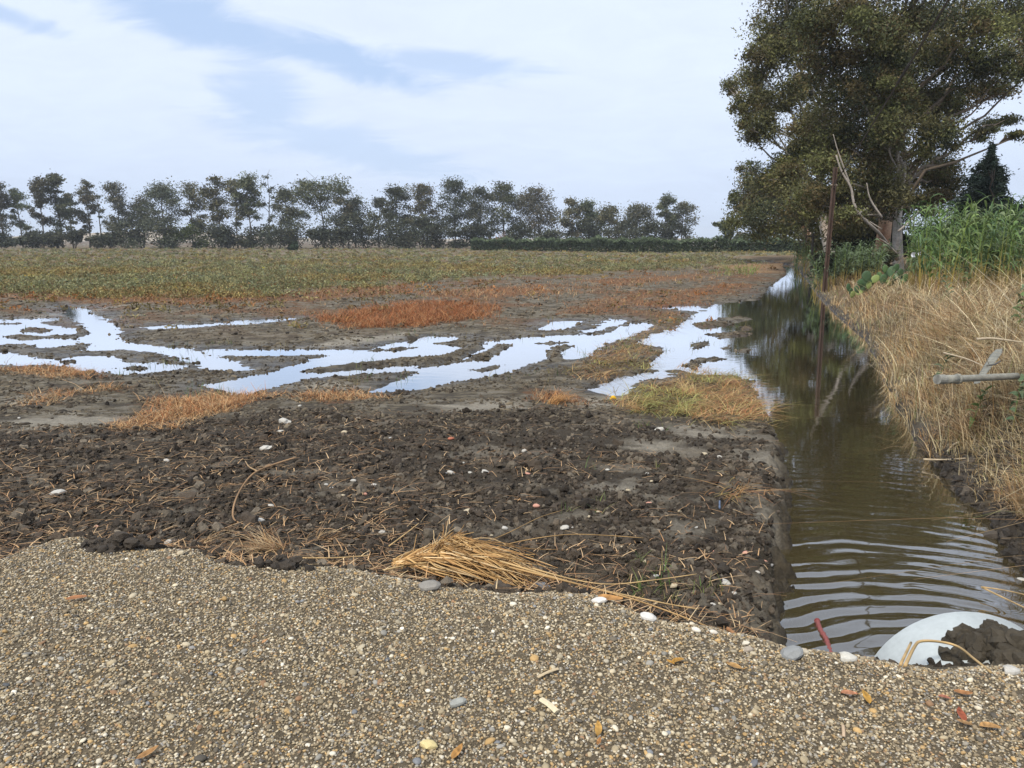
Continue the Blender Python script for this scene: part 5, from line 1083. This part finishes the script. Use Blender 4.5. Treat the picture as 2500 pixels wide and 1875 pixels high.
# fallen leaves and chips on the gravel
LV = [(1653,1636,34,20,(.50,.27,.06),'orange leaf curled on the gravel, larger of a close pair'),(1636,1640,22,-40,(.50,.27,.06),'small orange leaf touching the larger curled one'),(1793,1655,44,-30,(.46,.27,.10),'narrow tan leaf on the gravel left of the culvert'),(1460,1797,46,80,(.52,.30,.08),'upright orange leaf in the lower middle of the gravel'),
 (1116,1852,46,60,(.50,.26,.08),'narrow orange leaf at the bottom edge of the picture, right of two'),(363,1862,46,50,(.46,.25,.10),'tan leaf at the bottom edge of the picture, left of two'),(647,1578,20,70,(.55,.30,.14),'small triangular tan leaf on the left gravel'),(2113,1725,46,75,(.50,.28,.06),'wide yellow-orange leaf on the gravel below the culvert'),
 (2071,1715,40,-5,(.48,.22,.12),'pinkish-tan leaf left of the yellow-orange one'),(2344,1768,46,70,(.36,.10,.05),'red-brown leaf on the right part of the gravel'),(2352,1790,34,-25,(.34,.20,.09),'brown leaf just below the red-brown one'),(2413,1799,44,-10,(.46,.26,.10),'curved tan leaf nearest the right edge of the gravel'),
 (2350,1707,40,-10,(.42,.20,.08),'faded orange leaf on the gravel below the clay heap'),(2305,1719,28,-20,(.40,.16,.10),'pinkish leaf between the culvert and the red-brown leaf'),(1490,1470,60,-8,(.50,.26,.09),'long orange leaf at the gravel edge beside the white crumbly stone'),(1462,1828,26,65,(.42,.20,.07),'small brown leaf below the upright orange leaf'),
 (190,1480,44,15,(.40,.18,.08),'rusty leaf lying on the left gravel')]
for i, (x, y, w, rot, c, lb) in enumerate(LV):
    r = np.random.default_rng(1500 + i); p = onland(x, y)[0]; l = w * px_size(p) * .95; u = np.linspace(-.5, .5, 9); hw = .17 * np.cos(u * math.pi) ** .7 * (1.05 - .5 * u) + .004; bend = r.uniform(-.5, .5)
    a = R(rot); q = []
    for s in (-1, 0, 1): q.append(np.c_[u * l, s * hw * l + bend * l * .4 * (u ** 2 - .1), (.10 * abs(s) * hw * 4 + r.uniform(-.25, .5) * u ** 2 + .04) * l])
    v = np.concatenate(q); th = a * 1.0; v = np.c_[v[:, 0] * math.cos(th) - v[:, 1] * math.sin(th), (v[:, 0] * math.sin(th) + v[:, 1] * math.cos(th)) * 1.3, v[:, 2]]
    ii = np.arange(27).reshape(3, 9); f = np.stack([ii[:-1, :-1], ii[:-1, 1:], ii[1:, 1:], ii[1:, :-1]], -1).reshape(-1, 4); col = np.array(c) * np.r_[np.ones(9), np.full(9, .7), np.ones(9)][:, None] * (1 + .2 * r.normal(size=(27, 1)))
    single('fallen_leaf', v + p + [0, 0, .014], f, M_leaf, col, lb, 'leaf', 'fallen leaves on the gravel', True)
for (x0_, y0_, x1_, y1_, w, c, lb) in ((1322,1722,1360,1752,.012,(.58,.50,.34),'flat beige wood chip on the gravel below centre'),(1312,1668,1362,1648,.006,(.48,.38,.24),'thin beige stick on the gravel above the wood chip'),(2056,1795,2058,1822,.005,(.45,.33,.22),'thin reddish straw standing out of the gravel below the culvert')):
    p0 = onland(x0_, y0_, .014)[0]; p1 = onland(x1_, y1_, .014)[0]; v, f = tube(curve([p0, (p0 + p1) / 2 + [0, 0, .006], p1], 3), w, 6); v[:, 2] = (v[:, 2] - p0[2]) * .6 + p0[2]; single('wood_chip', v, f, M_misc, c, lb, 'wood chip')
# red object in the water, yellow fruit, pipes in the grass, white scraps in the canes
P = at(np.array([1765, 1772, 1784, 1790, 1797]) * K, np.array([1344, 1362, 1380, 1395, 1412]) * K, 0); P[:, 2] = [.008, .006, .002, -.004, -.012]; pc = curve(P, 6); v, f = tube(pc, .013 + .003 * np.sin(np.arange(len(pc)) * 2.3), 9)
root = empty('red_tube', pc[0]); tag(root, 'red plastic tube half sunk in the ditch left of the culvert', 'tube'); build('tube', v, f, M_misc, np.tile([.22, .07, .065], (len(v), 1)), root, pc[0], True)
v, f = tube([pc[0] - (pc[1] - pc[0]) * .25, pc[0] + (pc[1] - pc[0]) * .5], .017, 9); build('collar', v, f, M_misc, np.tile([.2, .04, .04], (len(v), 1)), root, pc[0], True)
p = onland(1497, 978)[0]; v, f = ico(2); v = v * [.05, .032, .028] + np.c_[np.zeros(len(v)), np.zeros(len(v)), -.03 * v[:, 0] ** 2]; single('yellow_fruit', v + p + [0, 0, .05], f, M_misc, (.62, .36, .02), 'bright yellow fruit lying in the straw beside the small pool', 'fruit', None, True)
PY_ = 6.5; q0, q1, q2, q3 = [atY(x, y, PY_ + dy) for x, y, dy in ((2288, 926, -.26), (2306, 926, -.225), (2338, 925, -.16), (2468, 919, .1))]
root = empty('broken_pipe', q0); tag(root, 'grey pipe with collar and open end lying in the dry grass of the right bank', 'pipe'); q4 = q3 + (q3 - q2) * .12
ax = (q3 - q0) / np.linalg.norm(q3 - q0)
v, f = tube([q0 + ax * .02, q1, q2, q3, q4], .030, 14); build('barrel', v, f, M_greypipe, np.tile([.22, .215, .185], (len(v), 1)), root, q0, True)
def hollow(p0, p1, ro, ri, dep, col, nm):
    d = (p1 - p0) / np.linalg.norm(p1 - p0); pts = np.array([p1, p0, p0 + d * 1e-3, p0 + d * dep]); v, f = tube(pts, [ro, ro, ri, ri], 16, False)
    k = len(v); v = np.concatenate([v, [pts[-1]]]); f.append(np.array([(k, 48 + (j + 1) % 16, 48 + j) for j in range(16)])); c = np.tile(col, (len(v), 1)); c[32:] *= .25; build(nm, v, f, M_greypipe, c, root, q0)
hollow(q0, q1 - ax * .005, .041, .031, .05, np.array([.24, .235, .205]), 'socket')
v, f = tube([q2 - ax * .16, q2 - ax * .005], .037, 14); build('sleeve', v, f, M_greypipe, np.tile([.25, .245, .21], (len(v), 1)), root, q0, True)
v, f = tube([q2 - ax * .012, q2, q2 + ax * .015, q2 + ax * .03], [.041, .046, .043, .031], 14); build('collar', v, f, M_greypipe, np.tile([.21, .205, .175], (len(v), 1)), root, q0, True)
s0, s1 = atY(2398, 915, 7.0), atY(2440, 852, 7.4); root = empty('pipe_shard', s0); tag(root, 'split grey pipe piece leaning up behind the collared pipe', 'pipe shard'); u = (s1 - s0); th = np.linspace(-1.5, 1.5, 9); v = []
for t_ in np.linspace(-.3, 1, 8):
    for a_ in th: v.append(s0 + u * t_ + np.array([math.sin(a_), -math.cos(a_) * .7, .25 * math.sin(a_)]) * .046 * (.75 + .5 * t_) * (1 if t_ < .95 else .5))
v = np.array(v); v = np.concatenate([v, v + [0, .008, 0.004]]); ii = np.arange(72).reshape(8, 9); f1 = np.stack([ii[:-1, :-1], ii[:-1, 1:], ii[1:, 1:], ii[1:, :-1]], -1).reshape(-1, 4)
rim_ = [(ii[k, e], ii[k + 1, e], ii[k + 1, e] + 72, ii[k, e] + 72) for k in range(7) for e in (0, 8)]; build('shell', v, [f1, f1[:, ::-1] + 72, np.array(rim_)], M_greypipe, np.tile([.19, .19, .165], (len(v), 1)), root, s0, True)
v, f = tube([s0 + u * .42 + [-.06, -.05, -.01], s0 + u * .44 + [0, -.075, 0], s0 + u * .47 + [.06, -.05, .02]], .008, 6); build('wire_tie', v, f, M_wire, np.tile([.08, .08, .08], (len(v), 1)), root, s0)
for pts, r0, lb in (([(2385, 828, 8.2), (2420, 826, 8.2), (2455, 830, 8.1), (2500, 836, 8.0)], .016, 'pale crooked branch lying in the grass above the pipes'), ([(2303, 861, 7.0), (2350, 873, 6.9), (2375, 882, 6.8), (2400, 893, 6.7)], .008, 'thin pale twig behind the open end of the pipe'),
                    ([(2440, 760, 12), (2448, 785, 11), (2460, 800, 10), (2478, 815, 9.5)], .008, 'thin bent twig standing in the grass at the right edge')):
    P = curve([atY(*q) for q in pts], 6); v, f = tube(P, np.linspace(r0, r0 * .5, len(P)), 6); single('dry_branch', v, f, M_straw, (.46, .38, .27), lb, 'branch', smooth=True)
for (x, y, w, h, lb) in ((2230, 622, 9, 11, 'white plastic scrap among the cane stems, left of two'), (2245, 619, 6, 8, 'smaller white plastic scrap among the cane stems, right of two')):
    c = atY(x, y, 20.3); m = 20.3 / FPX; g = np.linspace(-.5, .5, 5); X_, Z_ = np.meshgrid(g, g); v = np.c_[X_.ravel() * w * m, .04 * np.sin(X_.ravel() * 6) + .03 * np.cos(Z_.ravel() * 5), Z_.ravel() * h * m]
    v = np.concatenate([v, v + [0, .006, 0]]); ii = np.arange(25).reshape(5, 5); f1 = np.stack([ii[:-1, :-1], ii[:-1, 1:], ii[1:, 1:], ii[1:, :-1]], -1).reshape(-1, 4); single('plastic_scrap', v + c, [f1, f1 + 25], M_misc, (.75, .75, .75), lb, 'plastic scrap')
# leafy weeds in the bank grass
for i, (px, py, Y, s) in enumerate([(2050, 655, 15, .3), (2090, 650, 15.5, .35), (2195, 655, 13, .3), (2200, 690, 10, .25), (2030, 740, 9.5, .25), (2110, 800, 7.5, .22), (2205, 790, 7, .22)]):
    r = np.random.default_rng(1600 + i); b = atY(px * K, py * K, Y); b[2] = float(zat(b[0], b[1])[0]); sv, sf, sc_, lv, lf, lc = cane_parts(b, s + .35, .2, r.uniform(0, 6), 11, r, [(.09, .14, .07), (.10, .15, .05)][i % 2], .006)
    root = empty('leafy_weed', b); tag(root, ['grey-green leafy weed in the dry grass, left of the bluish one below the canes', 'bluish-green weed in the dry grass below the yellow canes', 'green weed at the right edge just below the canes', 'dark green weed with drooping leaves at the right edge above the pale branch', 'small green weed at the left of the hollow in the grass', 'long-leaved weed growing beside the split pipe piece', 'bluish weed right of the split pipe piece'][i], 'weed')
    build('stem', sv, sf, M_cane, sc_, root, b, True); build('foliage', lv, lf, M_cane, lc, root, b)


# ------------------------------------------------------------------ the moist air over the plain
def hazebox():
    x0_, x1_, y0_, y1_, z0_, z1_ = -7700, 7700, -40, 2700, -3, 36
    v = np.array([(x, y, z) for z in (z0_, z1_) for x, y in ((x0_, y0_), (x1_, y0_), (x1_, y1_), (x0_, y1_))], float)
    f = np.array([(0, 3, 2, 1), (4, 5, 6, 7), (0, 1, 5, 4), (1, 2, 6, 5), (2, 3, 7, 6), (3, 0, 4, 7)])
    m = bpy.data.materials.new('haze_air'); m.use_nodes = True; t = m.node_tree; t.nodes.remove(t.nodes['Principled BSDF'])
    pv = t.nodes.new('ShaderNodeVolumePrincipled'); pv.inputs['Color'].default_value = (.88, .94, 1, 1); pv.inputs['Density'].default_value = .0003
    t.links.new(pv.outputs[0], t.nodes['Material Output'].inputs['Volume'])
    tag(build('haze', v, f, m), 'thin moist haze over the plain', 'haze', kind='stuff')
hazebox()
